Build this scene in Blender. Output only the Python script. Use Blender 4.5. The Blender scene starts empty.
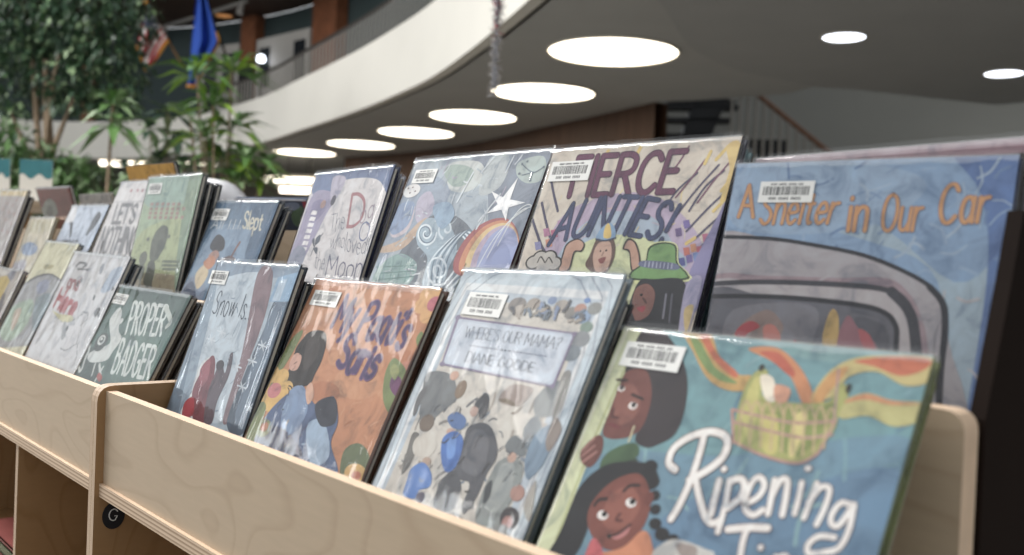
import bpy, bmesh, math, random
from mathutils import Vector, Matrix, noise
from mathutils.geometry import tessellate_polygon
rnd = random.Random(7)
C = bpy.context.scene.collection
SC = bpy.context.scene
CZ = 0.95                                   # camera height above the floor
# ------------------------------------------------------------------ camera
TH, PI_, RO = math.radians(40.9), math.radians(1.0), math.radians(2.35)
F = Vector((-math.cos(TH)*math.cos(PI_), math.sin(TH)*math.cos(PI_), -math.sin(PI_)))
RT = F.cross(Vector((0, 0, 1))).normalized()
UP = RT.cross(F)
c_, s_ = math.cos(RO), math.sin(RO)
CX_, CY_ = c_*RT + s_*UP, -s_*RT + c_*UP
cam = bpy.data.cameras.new('camera')
cam.sensor_width = 36.0
cam.lens = 970/1024*36
cam.clip_start = 0.05
cam.clip_end = 200
camo = bpy.data.objects.new('camera', cam)
C.objects.link(camo)
camo.matrix_world = Matrix(((CX_.x, CY_.x, -F.x, 0), (CX_.y, CY_.y, -F.y, 0), (CX_.z, CY_.z, -F.z, CZ), (0, 0, 0, 1)))
SC.camera = camo
cam.dof.use_dof = True
cam.dof.focus_distance = 1.12
cam.dof.aperture_fstop = 5.2
def ray(x, y): return F + CX_*((x-512)/970) + CY_*((277.5-y)/970)
def at(x, y, d): return Vector((0, 0, CZ)) + ray(x, y)*d
def on_z(x, y, z):
    r = ray(x, y); return Vector((0, 0, CZ)) + r*((z-CZ)/r.z)
# ------------------------------------------------------------------ world, light, exposure
SC.view_settings.view_transform = 'Standard'
SC.view_settings.look = 'None'
SC.view_settings.gamma = 1
SC.view_settings.use_curve_mapping = False
SC.view_settings.exposure = 0.0
w = bpy.data.worlds.new('world'); SC.world = w; w.use_nodes = True
w.node_tree.nodes['Background'].inputs[0].default_value = (0.93, 0.97, 1.0, 1)
w.node_tree.nodes['Background'].inputs[1].default_value = 0.78
def area(name, loc, rot, sx, sy, power, col=(1, 1, 1), shape='RECTANGLE'):
    l = bpy.data.lights.new(name, 'AREA'); l.shape = shape; l.size = sx; l.size_y = sy; l.energy = power; l.color = col
    o = bpy.data.objects.new(name, l); C.objects.link(o); o.location = loc; o.rotation_euler = rot
    return o
def aim(o, p):
    o.rotation_euler = (Vector(p)-o.location).to_track_quat('-Z', 'Y').to_euler()
for k in range(4):
    aim(area('window_light', (-12.5+1.7*k, -5.6-.75*k, 3.1), (0, 0, 0), .75, 1.9, 26, (.92, .97, 1.0)), (-1, .5, .9))
for x, y in ((-5.3, -3.9), (-7.4, -4.6), (-6.2, -2.2), (-9.4, -4.2)):
    area('glint_light', (x, y, 3.3), (0, 0, 0), 0.8, 0.8, 6, (1, .97, .92), 'DISK')  # unseen discs added so the wrinkled film catches glints
aim(area('skylight', (-5.6, -.7, 5.8), (0, 0, 0), 3.4, 1.8, 600, (1, .98, .95)), (-1.0, .5, .9))
aim(area('skylight', (-13.0, -1.5, 7.4), (0, 0, 0), 4.0, 2.0, 820, (1, .98, .95)), (-11, 6, 3))
# ------------------------------------------------------------------ materials
def lin(h):
    h = h.lstrip('#'); v = [int(h[i:i+2], 16)/255 for i in (0, 2, 4)]
    return tuple(x/12.92 if x <= .04045 else ((x+.055)/1.055)**2.4 for x in v)
def mat(name, col, rough=.6, vary=0.0, scale=20, metal=0, spec=.4, emit=0, bump=0, stretch=(1, 1, 1), coat=0):
    m = bpy.data.materials.new(name); m.use_nodes = True
    nt = m.node_tree; b = nt.nodes['Principled BSDF']
    c = lin(col) if isinstance(col, str) else col
    b.inputs['Base Color'].default_value = (*c, 1)
    b.inputs['Roughness'].default_value = rough
    b.inputs['Metallic'].default_value = metal
    b.inputs['Specular IOR Level'].default_value = spec
    b.inputs['Coat Weight'].default_value = coat
    if emit:
        b.inputs['Emission Color'].default_value = (*c, 1); b.inputs['Emission Strength'].default_value = emit
    if vary or bump:
        tc = nt.nodes.new('ShaderNodeTexCoord'); mp = nt.nodes.new('ShaderNodeMapping')
        mp.inputs['Scale'].default_value = stretch
        nz = nt.nodes.new('ShaderNodeTexNoise'); nz.inputs['Scale'].default_value = scale; nz.inputs['Detail'].default_value = 5
        nt.links.new(tc.outputs['Object'], mp.inputs['Vector']); nt.links.new(mp.outputs[0], nz.inputs['Vector'])
        if vary:
            rp = nt.nodes.new('ShaderNodeValToRGB')
            rp.color_ramp.elements[0].position = .3; rp.color_ramp.elements[1].position = .7
            rp.color_ramp.elements[0].color = (*[x*(1-vary) for x in c], 1)
            rp.color_ramp.elements[1].color = (*[min(1, x*(1+vary)) for x in c], 1)
            nt.links.new(nz.outputs['Fac'], rp.inputs[0]); nt.links.new(rp.outputs[0], b.inputs['Base Color'])
        if bump:
            bp = nt.nodes.new('ShaderNodeBump'); bp.inputs['Strength'].default_value = bump; bp.inputs['Distance'].default_value = .01
            nt.links.new(nz.outputs['Fac'], bp.inputs['Height']); nt.links.new(bp.outputs[0], b.inputs['Normal'])
    return m
def birch_mat(name, base, dark, grain=(1.3, 1, 3.2)):
    m = bpy.data.materials.new(name); m.use_nodes = True
    nt = m.node_tree; N = nt.nodes.new; L = nt.links.new; b = nt.nodes['Principled BSDF']
    tc = N('ShaderNodeTexCoord'); mp = N('ShaderNodeMapping'); mp.inputs['Scale'].default_value = grain
    L(tc.outputs['Object'], mp.inputs['Vector'])
    n1 = N('ShaderNodeTexNoise'); n1.inputs['Scale'].default_value = 2.1; n1.inputs['Detail'].default_value = 1.5
    L(mp.outputs[0], n1.inputs['Vector'])
    mu = N('ShaderNodeMath'); mu.operation = 'MULTIPLY'; mu.inputs[1].default_value = 14; L(n1.outputs['Fac'], mu.inputs[0])
    fr = N('ShaderNodeMath'); fr.operation = 'FRACT'; L(mu.outputs[0], fr.inputs[0])
    rp = N('ShaderNodeValToRGB'); e = rp.color_ramp.elements
    e[0].position = 0; e[0].color = (*lin(dark), 1); e[1].position = .22; e[1].color = (*lin(base), 1)
    x = rp.color_ramp.elements.new(.9); x.color = (*lin(base), 1); y = rp.color_ramp.elements.new(1.0); y.color = (*lin(dark), 1)
    L(fr.outputs[0], rp.inputs[0])
    n2 = N('ShaderNodeTexNoise'); n2.inputs['Scale'].default_value = 55; n2.inputs['Detail'].default_value = 4
    m2 = N('ShaderNodeMapping'); m2.inputs['Scale'].default_value = (.35, 1, 3); L(tc.outputs['Object'], m2.inputs['Vector']); L(m2.outputs[0], n2.inputs['Vector'])
    r2 = N('ShaderNodeValToRGB'); r2.color_ramp.elements[0].color = (.86, .86, .86, 1); r2.color_ramp.elements[1].color = (1, 1, 1, 1)
    L(n2.outputs['Fac'], r2.inputs[0])
    mx = N('ShaderNodeMix'); mx.data_type = 'RGBA'; mx.blend_type = 'MULTIPLY'; mx.inputs['Factor'].default_value = 1
    L(rp.outputs[0], mx.inputs['A']); L(r2.outputs[0], mx.inputs['B']); L(mx.outputs['Result'], b.inputs['Base Color'])
    b.inputs['Roughness'].default_value = .45; b.inputs['Specular IOR Level'].default_value = .35
    return m
def ply_edge_mat(name, axis, pitch):
    # layered edge of plywood: light and dark plies along one axis of object space
    m = bpy.data.materials.new(name); m.use_nodes = True
    nt = m.node_tree; N = nt.nodes.new; L = nt.links.new; b = nt.nodes['Principled BSDF']
    tc = N('ShaderNodeTexCoord'); sp = N('ShaderNodeSeparateXYZ'); L(tc.outputs['Object'], sp.inputs[0])
    mu = N('ShaderNodeMath'); mu.operation = 'DIVIDE'; mu.inputs[1].default_value = pitch; L(sp.outputs[axis], mu.inputs[0])
    nz = N('ShaderNodeTexNoise'); nz.inputs['Scale'].default_value = 9
    ad = N('ShaderNodeMath'); ad.operation = 'MULTIPLY_ADD'; ad.inputs[1].default_value = .25; L(nz.outputs['Fac'], ad.inputs[0]); L(mu.outputs[0], ad.inputs[2])
    fr = N('ShaderNodeMath'); fr.operation = 'FRACT'; L(ad.outputs[0], fr.inputs[0])
    rp = N('ShaderNodeValToRGB'); e = rp.color_ramp.elements
    e[0].position = .4; e[0].color = (*lin('#cdb59b'), 1); e[1].position = .75; e[1].color = (*lin('#9a7f67'), 1)
    L(fr.outputs[0], rp.inputs[0]); L(rp.outputs[0], b.inputs['Base Color']); b.inputs['Roughness'].default_value = .6
    return m
def art_mat():
    m = bpy.data.materials.new('printed_cover'); m.use_nodes = True
    nt = m.node_tree; N = nt.nodes.new; L = nt.links.new; b = nt.nodes['Principled BSDF']
    at_ = N('ShaderNodeAttribute'); at_.attribute_name = 'Col'
    tc = N('ShaderNodeTexCoord'); nz = N('ShaderNodeTexNoise'); nz.inputs['Scale'].default_value = 34; nz.inputs['Detail'].default_value = 7; nz.inputs['Roughness'].default_value = .62
    nz.inputs['Distortion'].default_value = 1.1                      # blotchy watercolour printing
    L(tc.outputs['Object'], nz.inputs['Vector'])
    rp = N('ShaderNodeValToRGB'); rp.color_ramp.elements[0].position = .34; rp.color_ramp.elements[1].position = .62
    rp.color_ramp.elements[0].color = (.56, .58, .62, 1); rp.color_ramp.elements[1].color = (1.0, 1.0, 1.0, 1)
    x_ = rp.color_ramp.elements.new(.48); x_.color = (.90, .87, .86, 1)
    L(nz.outputs['Fac'], rp.inputs[0])
    mx = N('ShaderNodeMix'); mx.data_type = 'RGBA'; mx.blend_type = 'MULTIPLY'; mx.inputs['Factor'].default_value = 1
    L(at_.outputs['Color'], mx.inputs['A']); L(rp.outputs[0], mx.inputs['B']); L(mx.outputs['Result'], b.inputs['Base Color'])
    b.inputs['Roughness'].default_value = .55; b.inputs['Specular IOR Level'].default_value = .1
    return m
def film_mat(name='clear_film', haze=.01):
    m = bpy.data.materials.new(name); m.use_nodes = True
    nt = m.node_tree; N = nt.nodes.new; L = nt.links.new
    for n in list(nt.nodes): nt.nodes.remove(n)
    out = N('ShaderNodeOutputMaterial'); tr = N('ShaderNodeBsdfTransparent'); gl = N('ShaderNodeBsdfGlossy'); df = N('ShaderNodeBsdfDiffuse')
    gl.inputs['Roughness'].default_value = .07; df.inputs['Color'].default_value = (.85, .88, .9, 1)
    fr = N('ShaderNodeLayerWeight'); fr.inputs['Blend'].default_value = .5      # Schlick: symmetrical for both sides of the sheet
    pw = N('ShaderNodeMath'); pw.operation = 'POWER'; pw.inputs[1].default_value = 4; L(fr.outputs['Facing'], pw.inputs[0])
    bo = N('ShaderNodeMath'); bo.operation = 'MULTIPLY_ADD'; bo.inputs[1].default_value = .9; bo.inputs[2].default_value = .05; bo.use_clamp = True; L(pw.outputs[0], bo.inputs[0])
    m1 = N('ShaderNodeMixShader'); m1.inputs[0].default_value = haze; L(tr.outputs[0], m1.inputs[1]); L(df.outputs[0], m1.inputs[2])
    m2 = N('ShaderNodeMixShader'); L(bo.outputs[0], m2.inputs[0]); L(m1.outputs[0], m2.inputs[1]); L(gl.outputs[0], m2.inputs[2])
    L(m2.outputs[0], out.inputs['Surface'])
    return m
M = dict(
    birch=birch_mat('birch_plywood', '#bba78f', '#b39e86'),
    birch_shaded=birch_mat('birch_plywood_shaded', '#9c7a55', '#93714c', (1, 3, 1)),  # same birch, with the shade of the inside faces put into the colour
    ply_z=ply_edge_mat('ply_edge_level', 'Z', .0046), ply_x=ply_edge_mat('ply_edge_upright', 'X', .0042),
    lip_top=mat('pale_ply_edge', '#dcc0a4', .55, .06, 60),
    art=art_mat(), film=film_mat(), fold=film_mat('folded_film', .13),
    cardw=mat('white_card', '#c9c9c4', .6), cardteal=mat('teal_card', '#356f78', .6, .1, 30), pages=mat('book_pages', '#d8d2c4', .8, .1, 300, stretch=(1, 8, .02)),
    sticker=mat('white_sticker', '#dddcd8', .6), black=mat('black_print', '#1b1b1f', .6),
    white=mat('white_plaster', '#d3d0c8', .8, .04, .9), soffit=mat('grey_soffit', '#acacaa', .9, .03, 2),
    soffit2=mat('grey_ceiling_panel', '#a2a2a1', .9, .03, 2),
    lamp=mat('lamp_diffuser', '#fff3dc', .5, emit=5.5), cool=mat('cool_lamp_diffuser', '#eef4ff', .5, emit=5),
    tube=mat('linear_lamp', '#fff4e0', .5, emit=4), ring=mat('white_trim_ring', '#cfcac0', .5),
    floor=mat('beige_carpet', '#85827d', .95, .12, 30), brown=mat('brown_wood_wall', '#4f392d', .6, .25, 3, stretch=(6, 6, .4)),
    dkbrown=mat('dark_wood_ceiling', '#4a382e', .7, .2, 4), teal=mat('dark_teal_panel', '#3d4a4b', .7),
    col=mat('rust_wood', '#7d4f36', .6, .2, 6), rail=mat('dark_metal', '#3a3734', .5, metal=.3), bal=mat('grey_baluster', '#8b8781', .5),
    frame=mat('pale_grey_frame', '#b4b1ac', .6), glass=mat('dark_glass', '#2b2f33', .15), wallgrey=mat('grey_plaster', '#a3a29c', .9, .03, 1),
    walldim=mat('taupe_wall', '#8a8278', .9), stairblk=mat('black_steel', '#15161a', .5), hand=mat('wood_handrail', '#6b4c3a', .5),
    leaf1=mat('dark_leaf', '#2c4430', .45, .2, 5), leaf2=mat('green_leaf', '#587a44', .4, .2, 5), leaf3=mat('pale_leaf', '#8aa179', .4, .2, 5),
    leafd=mat('deep_green_leaf', '#3a5538', .4, .2, 5), leaf4=mat('bright_leaf', '#86a544', .4, .2, 5), bark=mat('bark', '#8c7a66', .9, .3, 40, bump=.4), pot=mat('grey_planter', '#77736e', .8),
    flagblue=mat('blue_flag_cloth', '#2a4fa8', .8), red=mat('red_cloth', '#c03844', .8), clothw=mat('white_cloth', '#e6e3df', .8),
    navy=mat('navy_cloth', '#26304f', .8), gold=mat('gold_fringe', '#c98f3c', .7), polew=mat('wood_pole', '#9a7650', .5),
    tins=mat('silver_tinsel', '#d8d8dc', .2, metal=.75), tinr=mat('red_tinsel', '#a81c34', .35, metal=.2),
    shade_brown=mat('painted_shade_brown', '#1a0f09', .8, .2, 6, spec=.15), chair=mat('pale_grey_shell', '#b9b9bd', .45), steel=mat('steel', '#8d8f93', .3, metal=.9), dkgrey=mat('dark_grey_plastic', '#333438', .5),  # the near-black brown is painted shade for the right end board
)
# ------------------------------------------------------------------ mesh helpers
def obj(name, bm, mats, parent=None, smooth=False):
    me = bpy.data.meshes.new(name)
    bmesh.ops.recalc_face_normals(bm, faces=bm.faces) if name not in ('cover',) else None
    bm.to_mesh(me); bm.free()
    if not isinstance(mats, (list, tuple)): mats = [mats]
    for m in mats: me.materials.append(m)
    if smooth:
        for p in me.polygons: p.use_smooth = True
    o = bpy.data.objects.new(name, me); C.objects.link(o)
    if parent: o.parent = parent
    return o
def tag(o, label=None, cat=None, group=None, kind=None):
    if label: o['label'] = label
    if cat: o['category'] = cat
    if group: o['group'] = group
    if kind: o['kind'] = kind
    return o
def thing(name, label, cat, loc=(0, 0, 0), rotz=0, group=None):
    o = bpy.data.objects.new(name, None); C.objects.link(o); o.location = loc; o.rotation_euler = (0, 0, rotz)
    o.empty_display_size = .05
    return tag(o, label, cat, group)
def struct(name, bm, m, parent=None, smooth=False):
    o = obj(name, bm, m, parent, smooth)
    if not parent: o['kind'] = 'structure'
    return o
def box(bm, x0, x1, y0, y1, z0, z1, mi=0, faces=None, bev=0):
    v = [bm.verts.new(p) for p in ((x0, y0, z0), (x1, y0, z0), (x1, y1, z0), (x0, y1, z0), (x0, y0, z1), (x1, y0, z1), (x1, y1, z1), (x0, y1, z1))]
    idx = dict(bottom=(3, 2, 1, 0), top=(4, 5, 6, 7), front=(0, 1, 5, 4), right=(1, 2, 6, 5), back=(2, 3, 7, 6), left=(3, 0, 4, 7))
    fs = []
    for k, q in idx.items():
        f = bm.faces.new([v[i] for i in q]); f.material_index = (faces or {}).get(k, mi); fs.append(f)
    if bev:
        es = list({e for f in fs for e in f.edges})
        bmesh.ops.bevel(bm, geom=es, offset=bev, segments=2, profile=.7, affect='EDGES')
    return fs
def prism(bm, pts, axis, a, b, mi=0, mi_side=None):
    # polygon pts in the plane across 'axis', extruded from a to b
    def P(p, h):
        return {'X': (h, p[0], p[1]), 'Y': (p[0], h, p[1]), 'Z': (p[0], p[1], h)}[axis]
    A = [bm.verts.new(P(p, a)) for p in pts]; B = [bm.verts.new(P(p, b)) for p in pts]
    n = len(pts)
    for t in tessellate_polygon([[Vector((p[0], p[1], 0)) for p in pts]]):
        for V in (A, B):
            f = bm.faces.new([V[i] for i in t]); f.material_index = mi
    for i in range(n):
        f = bm.faces.new((A[i], A[(i+1) % n], B[(i+1) % n], B[i])); f.material_index = mi if mi_side is None else mi_side
def tube(bm, pts, r, seg=8, mi=0, cap=True):
    pts = [Vector(p) for p in pts]; rs = r if isinstance(r, (list, tuple)) else [r]*len(pts)
    prev = None; rings = []
    for i, p in enumerate(pts):
        d = (pts[min(i+1, len(pts)-1)] - pts[max(i-1, 0)]).normalized()
        if prev is None: n = d.orthogonal().normalized()
        else: n = (prev - d*prev.dot(d)).normalized()
        prev = n; b = d.cross(n)
        rings.append([bm.verts.new(p + (n*math.cos(2*math.pi*k/seg) + b*math.sin(2*math.pi*k/seg))*rs[i]) for k in range(seg)])
    for A, B in zip(rings, rings[1:]):
        for k in range(seg):
            f = bm.faces.new((A[k], A[(k+1) % seg], B[(k+1) % seg], B[k])); f.material_index = mi
    if cap:
        bm.faces.new(rings[0][::-1]).material_index = mi; bm.faces.new(rings[-1]).material_index = mi
def ribbon(bm, pts, z0, z1, th, mi=0):
    # vertical wall of thickness th along a plan polyline
    pts = [Vector((p[0], p[1])) for p in pts]; o = []
    for i, p in enumerate(pts):
        d = (pts[min(i+1, len(pts)-1)] - pts[max(i-1, 0)]).normalized(); o.append(p + Vector((-d.y, d.x))*th)
    for i in range(len(pts)-1):
        q = [(pts[i], z0), (pts[i+1], z0), (pts[i+1], z1), (pts[i], z1)]; r = [(o[i], z0), (o[i+1], z0), (o[i+1], z1), (o[i], z1)]
        a = [bm.verts.new((p.x, p.y, z)) for p, z in q]; b = [bm.verts.new((p.x, p.y, z)) for p, z in r]
        for f in (a, b[::-1], (a[3], a[2], b[2], b[3]), (a[1], a[0], b[0], b[1])):
            bm.faces.new(f).material_index = mi
    bmesh.ops.remove_doubles(bm, verts=bm.verts, dist=1e-4)
def smooth_curve(pts, n=6, closed=False):
    out = []; k = len(pts); rng = range(k if closed else k-1)
    for i in rng:
        g = (lambda j: pts[j % k]) if closed else (lambda j: pts[min(max(j, 0), k-1)])
        p0, p1, p2, p3 = g(i-1), g(i), g(i+1), g(i+2)
        for s in range(n):
            t = s/n
            out.append(tuple(.5*((2*p1[d]) + (-p0[d]+p2[d])*t + (2*p0[d]-5*p1[d]+4*p2[d]-p3[d])*t*t + (-p0[d]+3*p1[d]-3*p2[d]+p3[d])*t**3) for d in range(len(p1))))
    if not closed: out.append(tuple(pts[-1]))
    return out
def disc(bm, c, r, z0, z1, seg=40, mi=0):
    prism(bm, [(c[0]+r*math.cos(2*math.pi*i/seg), c[1]+r*math.sin(2*math.pi*i/seg)) for i in range(seg)], 'Z', z0, z1, mi)
B_ = bmesh.new
# ================================================================== SETTING
bm = B_(); box(bm, -34, 8, -8, 18, -.1, 0); struct('floor', bm, M['floor'])
SZ = 2.95                                   # soffit height
CURVE = smooth_curve([(-25.9, 2.0), (-25.6, 4.2), (-25.2, 5.82), (-24.2, 7.1), (-22.6, 7.95), (-20.0, 8.42), (-16.9, 8.23), (-14.42, 7.75), (-12.01, 7.24),
    (-10.35, 6.81), (-8.88, 6.36), (-7.38, 5.74), (-6.4, 5.29), (-5.62, 4.92), (-4.6, 4.4), (-3.0, 3.55), (-1.0, 2.75), (2, 2.2), (7, 2.0)], 5)
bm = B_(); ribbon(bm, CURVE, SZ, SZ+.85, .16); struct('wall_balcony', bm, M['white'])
def OFF(c, o):
    out = []
    for i, p in enumerate(c):
        a = Vector(c[max(i-1, 0)]); b = Vector(c[min(i+1, len(c)-1)]); d = (b-a).normalized()
        out.append((p[0]-d.y*o, p[1]+d.x*o))
    return out
edge = [(-7.87, 9.01), (-7.38, 9.22), (-6.95, 9.3), (-6.3, 9.45), (-5.67, 9.17), (-5.48, 9.38), (-4.7, 11.15), (-4.2, 11.15), (7, 11.0)]
wood = smooth_curve([(-17.66, 10.55), (-15.4, 10.65), (-13.08, 10.4), (-11.09, 9.85), (-9.5, 9.45), (-7.87, 9.01)], 5)
poly = OFF(CURVE, .12) + edge[::-1] + wood[::-1][1:] + [(-17.7, 12.2), (-30, 12.2), (-30, 2.0)]
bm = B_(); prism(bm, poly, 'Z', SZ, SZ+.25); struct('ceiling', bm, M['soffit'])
arc = smooth_curve([(-4.3, 4.5), (-4.84, 5.58), (-5.54, 6.79), (-5.8, 7.78), (-5.76, 8.43), (-5.67, 9.12)], 5)
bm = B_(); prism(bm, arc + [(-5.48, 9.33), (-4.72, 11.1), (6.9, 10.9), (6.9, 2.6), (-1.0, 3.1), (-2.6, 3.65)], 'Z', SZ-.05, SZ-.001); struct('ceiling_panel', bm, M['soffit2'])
bm = B_(); ribbon(bm, wood, 0, SZ, .18); struct('wall_wood', bm, M['brown'])
# far walls under the balcony and behind the stair
def wall(name, a, b, z0, z1, m, th=.15):
    bm = B_(); ribbon(bm, [a, b], z0, z1, th); return struct(name, bm, m)
wall('wall_stairwell', (-11.5, 12.6), (7, 12.6), 0, 5.5, M['wallgrey'])
wall('wall_far', (-30, 12.2), (-17.4, 12.2), 0, SZ, M['walldim'])
wall('wall_left', (-30, -6), (-30, 12.2), 0, 7, M['walldim'])
# upper floor
offset = OFF
FAC = offset(CURVE, 2.5)
i0, i1 = 12, 72
bm = B_(); ribbon(bm, FAC[6:75], SZ+.25, 6.58, .2); struct('wall_upper', bm, M['teal'])
bm = B_(); prism(bm, offset(CURVE, .17)[4:78] + [(x, y) for x, y in FAC[4:78]][::-1], 'Z', SZ+.26, SZ+.4); struct('floor_upper', bm, M['floor'])
bm = B_(); prism(bm, [(x, y) for x, y in offset(CURVE, -1.2)[4:70]] + [(x, y) for x, y in FAC[4:70]][::-1], 'Z', 6.6, 6.75); struct('ceiling_upper', bm, M['dkbrown'])
def hit_curve(px, py, c):
    d = ray(px, py); best = None
    for a, b in zip(c, c[1:]):
        ex, ey = b[0]-a[0], b[1]-a[1]; den = d.x*(-ey) + ex*d.y
        if abs(den) < 1e-9: continue
        s = (a[0]*(-ey) + ex*a[1])/den; t = (d.x*a[1] - d.y*a[0])/den
        if 0 <= t <= 1 and s > 0 and (best is None or s < best[0]): best = (s, Vector((ex, ey)).normalized())
    return Vector((0, 0, CZ)) + d*best[0], best[1]
def facade_box(bm, xa, ya, xb, z0, z1, out0, out1, mi=0):
    # box lying on the upper wall between two image columns
    a, ta = hit_curve(xa, ya, FAC); b, tb = hit_curve(xb, ya, FAC)
    n = Vector((ta.y, -ta.x)); q = [(a.x+n.x*out0, a.y+n.y*out0), (b.x+n.x*out0, b.y+n.y*out0), (b.x+n.x*out1, b.y+n.y*out1), (a.x+n.x*out1, a.y+n.y*out1)]
    prism(bm, q, 'Z', z0, z1, mi)
for k, (xa, xb) in enumerate(((251, 265), (324, 348), (88, 100))):
    bm = B_(); facade_box(bm, xa, 30, xb, SZ+.4, 6.58, .02, .3)
    tag(obj('wood_column', bm, M['col']), ['rust brown wood column on the upper floor, left of the pale glazed partition', 'wide rust brown wood column on the upper floor, right of the pale glazed partition', 'rust brown wood column showing through the leafy tree'][k], 'column')
def wall_panel(bm, a, b, u0, u1, z0, z1, out0, out1):
    t = (b-a).normalized(); n = Vector((t.y, -t.x, 0)); p, q = a.lerp(b, u0), a.lerp(b, u1)
    prism(bm, [((p+n*o_).x, (p+n*o_).y) for p, o_ in ((p, out0), (q, out0), (q, out1), (p, out1))], 'Z', z0, z1)
for k, (xs, n) in enumerate((((268, 321), 3), ((212, 249), 2))):
    pa, pb = hit_curve(xs[0], 45, FAC)[0], hit_curve(xs[1], 30, FAC)[0]; pa.z = pb.z = 0
    bm = B_(); wall_panel(bm, pa, pb, 0, 1, SZ+.4, 5.95, -.1, .3)
    o = struct('window_%d' % (k+1), bm, M['frame'])
    for j in range(n):
        for (z0, z1) in ((SZ+.75, 4.62), (4.78, 5.72)):
            if k == 0 and j == 1 and z0 > 4.5: continue
            bm = B_(); wall_panel(bm, pa, pb, (j+.2)/n, (j+.82)/n, z0, z1, .3, .32); obj('pane', bm, M['glass'], o)
bm = B_(); facade_box(bm, 250, 60, 264, SZ+.4, 5.35, .3, .34); obj('door_1', bm, M['stairblk'])['kind'] = 'structure'
# balcony railing
RC = offset(CURVE, .08)
t = thing('balcony_railing', 'dark rail with thin grey balusters along the curved white balcony', 'railing', (0, 0, SZ+.85))
pts = RC[26:66]
bm = B_(); tube(bm, [(x, y, .47) for x, y in pts], .03, 6); obj('handrail', bm, M['rail'], t)
acc = 0; nb = 0; base_me = None
for a, b in zip(pts, pts[1:]):
    L_ = math.dist(a, b); s = -acc
    while s + .17 < L_ and nb < 98:
        s += .17; k = s/L_
        p = (a[0]+(b[0]-a[0])*k, a[1]+(b[1]-a[1])*k, 0)
        if base_me is None:
            bm = B_(); tube(bm, [(0, 0, -.02), (0, 0, .45)], .014, 5); o = obj('baluster', bm, M['bal'], t); base_me = o.data
        else:
            o = bpy.data.objects.new('baluster', base_me); C.objects.link(o); o.parent = t
        o.location = p; nb += 1
    acc = L_ - s
# ceiling lights
LG = [((613, 51), 'nearest'), ((543, 92), 'second nearest'), ((473, 116), 'third nearest'), ((416, 132), 'third from the far end'), ((361, 144), 'second from the far end'), ((305, 152), 'farthest')]
LL = ['large round ceiling light nearest the stairs, the biggest of the row', 'large round ceiling light behind the hanging tinsel, second in the row', 'round ceiling light, third of the curving row from the stairs side',
      'round ceiling light, fourth of the curving row from the stairs side', 'round ceiling light, fifth of the row, next to the farthest', 'farthest round ceiling light, beside the palm leaves']
for (px, _), lb in zip(LG, LL):
    p = on_z(*px, SZ)
    t = thing('ceiling_light', lb, 'ceiling light', (p.x, p.y, SZ), 0, 'round lights under the balcony')
    bm = B_(); disc(bm, (0, 0), .6, -.012, 0); obj('diffuser', bm, M['lamp'], t)
    bm = B_()
    tube(bm, [(.615*math.cos(i*math.pi/24), .615*math.sin(i*math.pi/24), -.008) for i in range(49)], .015, 6); obj('trim_ring', bm, M['ring'], t)
for px, lb in (((844, 36), 'small round downlight above the stair handrail'), ((1004, 72.5), 'small round downlight at the right edge over the pink topped book')):
    p = on_z(*px, SZ-.05)
    t = thing('downlight', lb, 'ceiling light', (p.x, p.y, SZ-.05), 0, 'small downlights')
    bm = B_(); disc(bm, (0, 0), .165, -.01, 0); obj('diffuser', bm, M['cool'], t)
    bm = B_(); tube(bm, [(.175*math.cos(i*math.pi/16), .175*math.sin(i*math.pi/16), -.006) for i in range(33)], .012, 6); obj('trim_ring', bm, M['ring'], t)
# linear lights on the far wall under the balcony
for k, (xa, xb, y, lb) in enumerate(((262, 318, 180, 'upper bright linear light seen beside the palm'), (280, 318, 190.5, 'lower bright linear light seen beside the palm'),
        (100, 150, 164, 'linear light glowing low under the balcony behind the thin stem plant'), (176, 216, 162, 'linear light glowing through the palm stems'))):
    dd = (21.0, 20.2, 23.0, 23.0)[k]
    a, b = at(xa, y, dd), at(xb, y, dd)
    b.z = a.z = (a.z+b.z)/2
    an = math.atan2(b.y-a.y, b.x-a.x); dx = math.hypot(b.x-a.x, b.y-a.y)
    t = thing('linear_light', lb, 'light', (a.x, a.y, a.z), an)
    bm = B_(); box(bm, 0, dx, -.05, .05, -.06, .06, bev=.02); obj('lamp_tube', bm, M['tube'], t)
    bm = B_(); box(bm, -.06, dx+.06, -.05, .05, .06, .12); obj('housing', bm, M['ring'], t)
    for f in (.2, .8):
        bm = B_(); tube(bm, [(dx*f, 0, .1), (dx*f, 0, SZ-a.z+.01)], .012, 6); obj('hanger', bm, M['rail'], t)
# upper floor lamps
for px, d, lb in (((182, 31), 21, 'amber lit downlight in the dark wood ceiling behind the blue flag'), ((224, 15), 21, 'amber lit downlight in the dark wood ceiling right of the blue flag')):
    p = on_z(*px, 6.6)
    t = thing('downlight', lb, 'ceiling light', (p.x, p.y, 6.6), 0, 'amber downlights of the upper floor')
    bm = B_(); disc(bm, (0, 0), .2, -.02, 0, 20); obj('diffuser', bm, mat('amber_lamp', '#d99a62', .5, emit=.5), t)
    bm = B_(); tube(bm, [(.22*math.cos(i*math.pi/10), .22*math.sin(i*math.pi/10), -.01) for i in range(21)], .02, 6); obj('trim_ring', bm, M['rail'], t)
p, _ = hit_curve(261, 59, FAC); p = Vector((0, 0, CZ)) + (p-Vector((0, 0, CZ)))*.965
t = thing('globe_lamp', 'small bright white globe lamp by the upper floor column', 'lamp', (p.x, p.y, p.z))
bm = B_(); bmesh.ops.create_uvsphere(bm, u_segments=14, v_segments=8, radius=.1); obj('globe', bm, M['cool'], t, True)
bm = B_(); tube(bm, [(0, 0, -.1), (0, 0, SZ+.4-p.z)], .02, 6); obj('post', bm, M['rail'], t)
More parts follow.
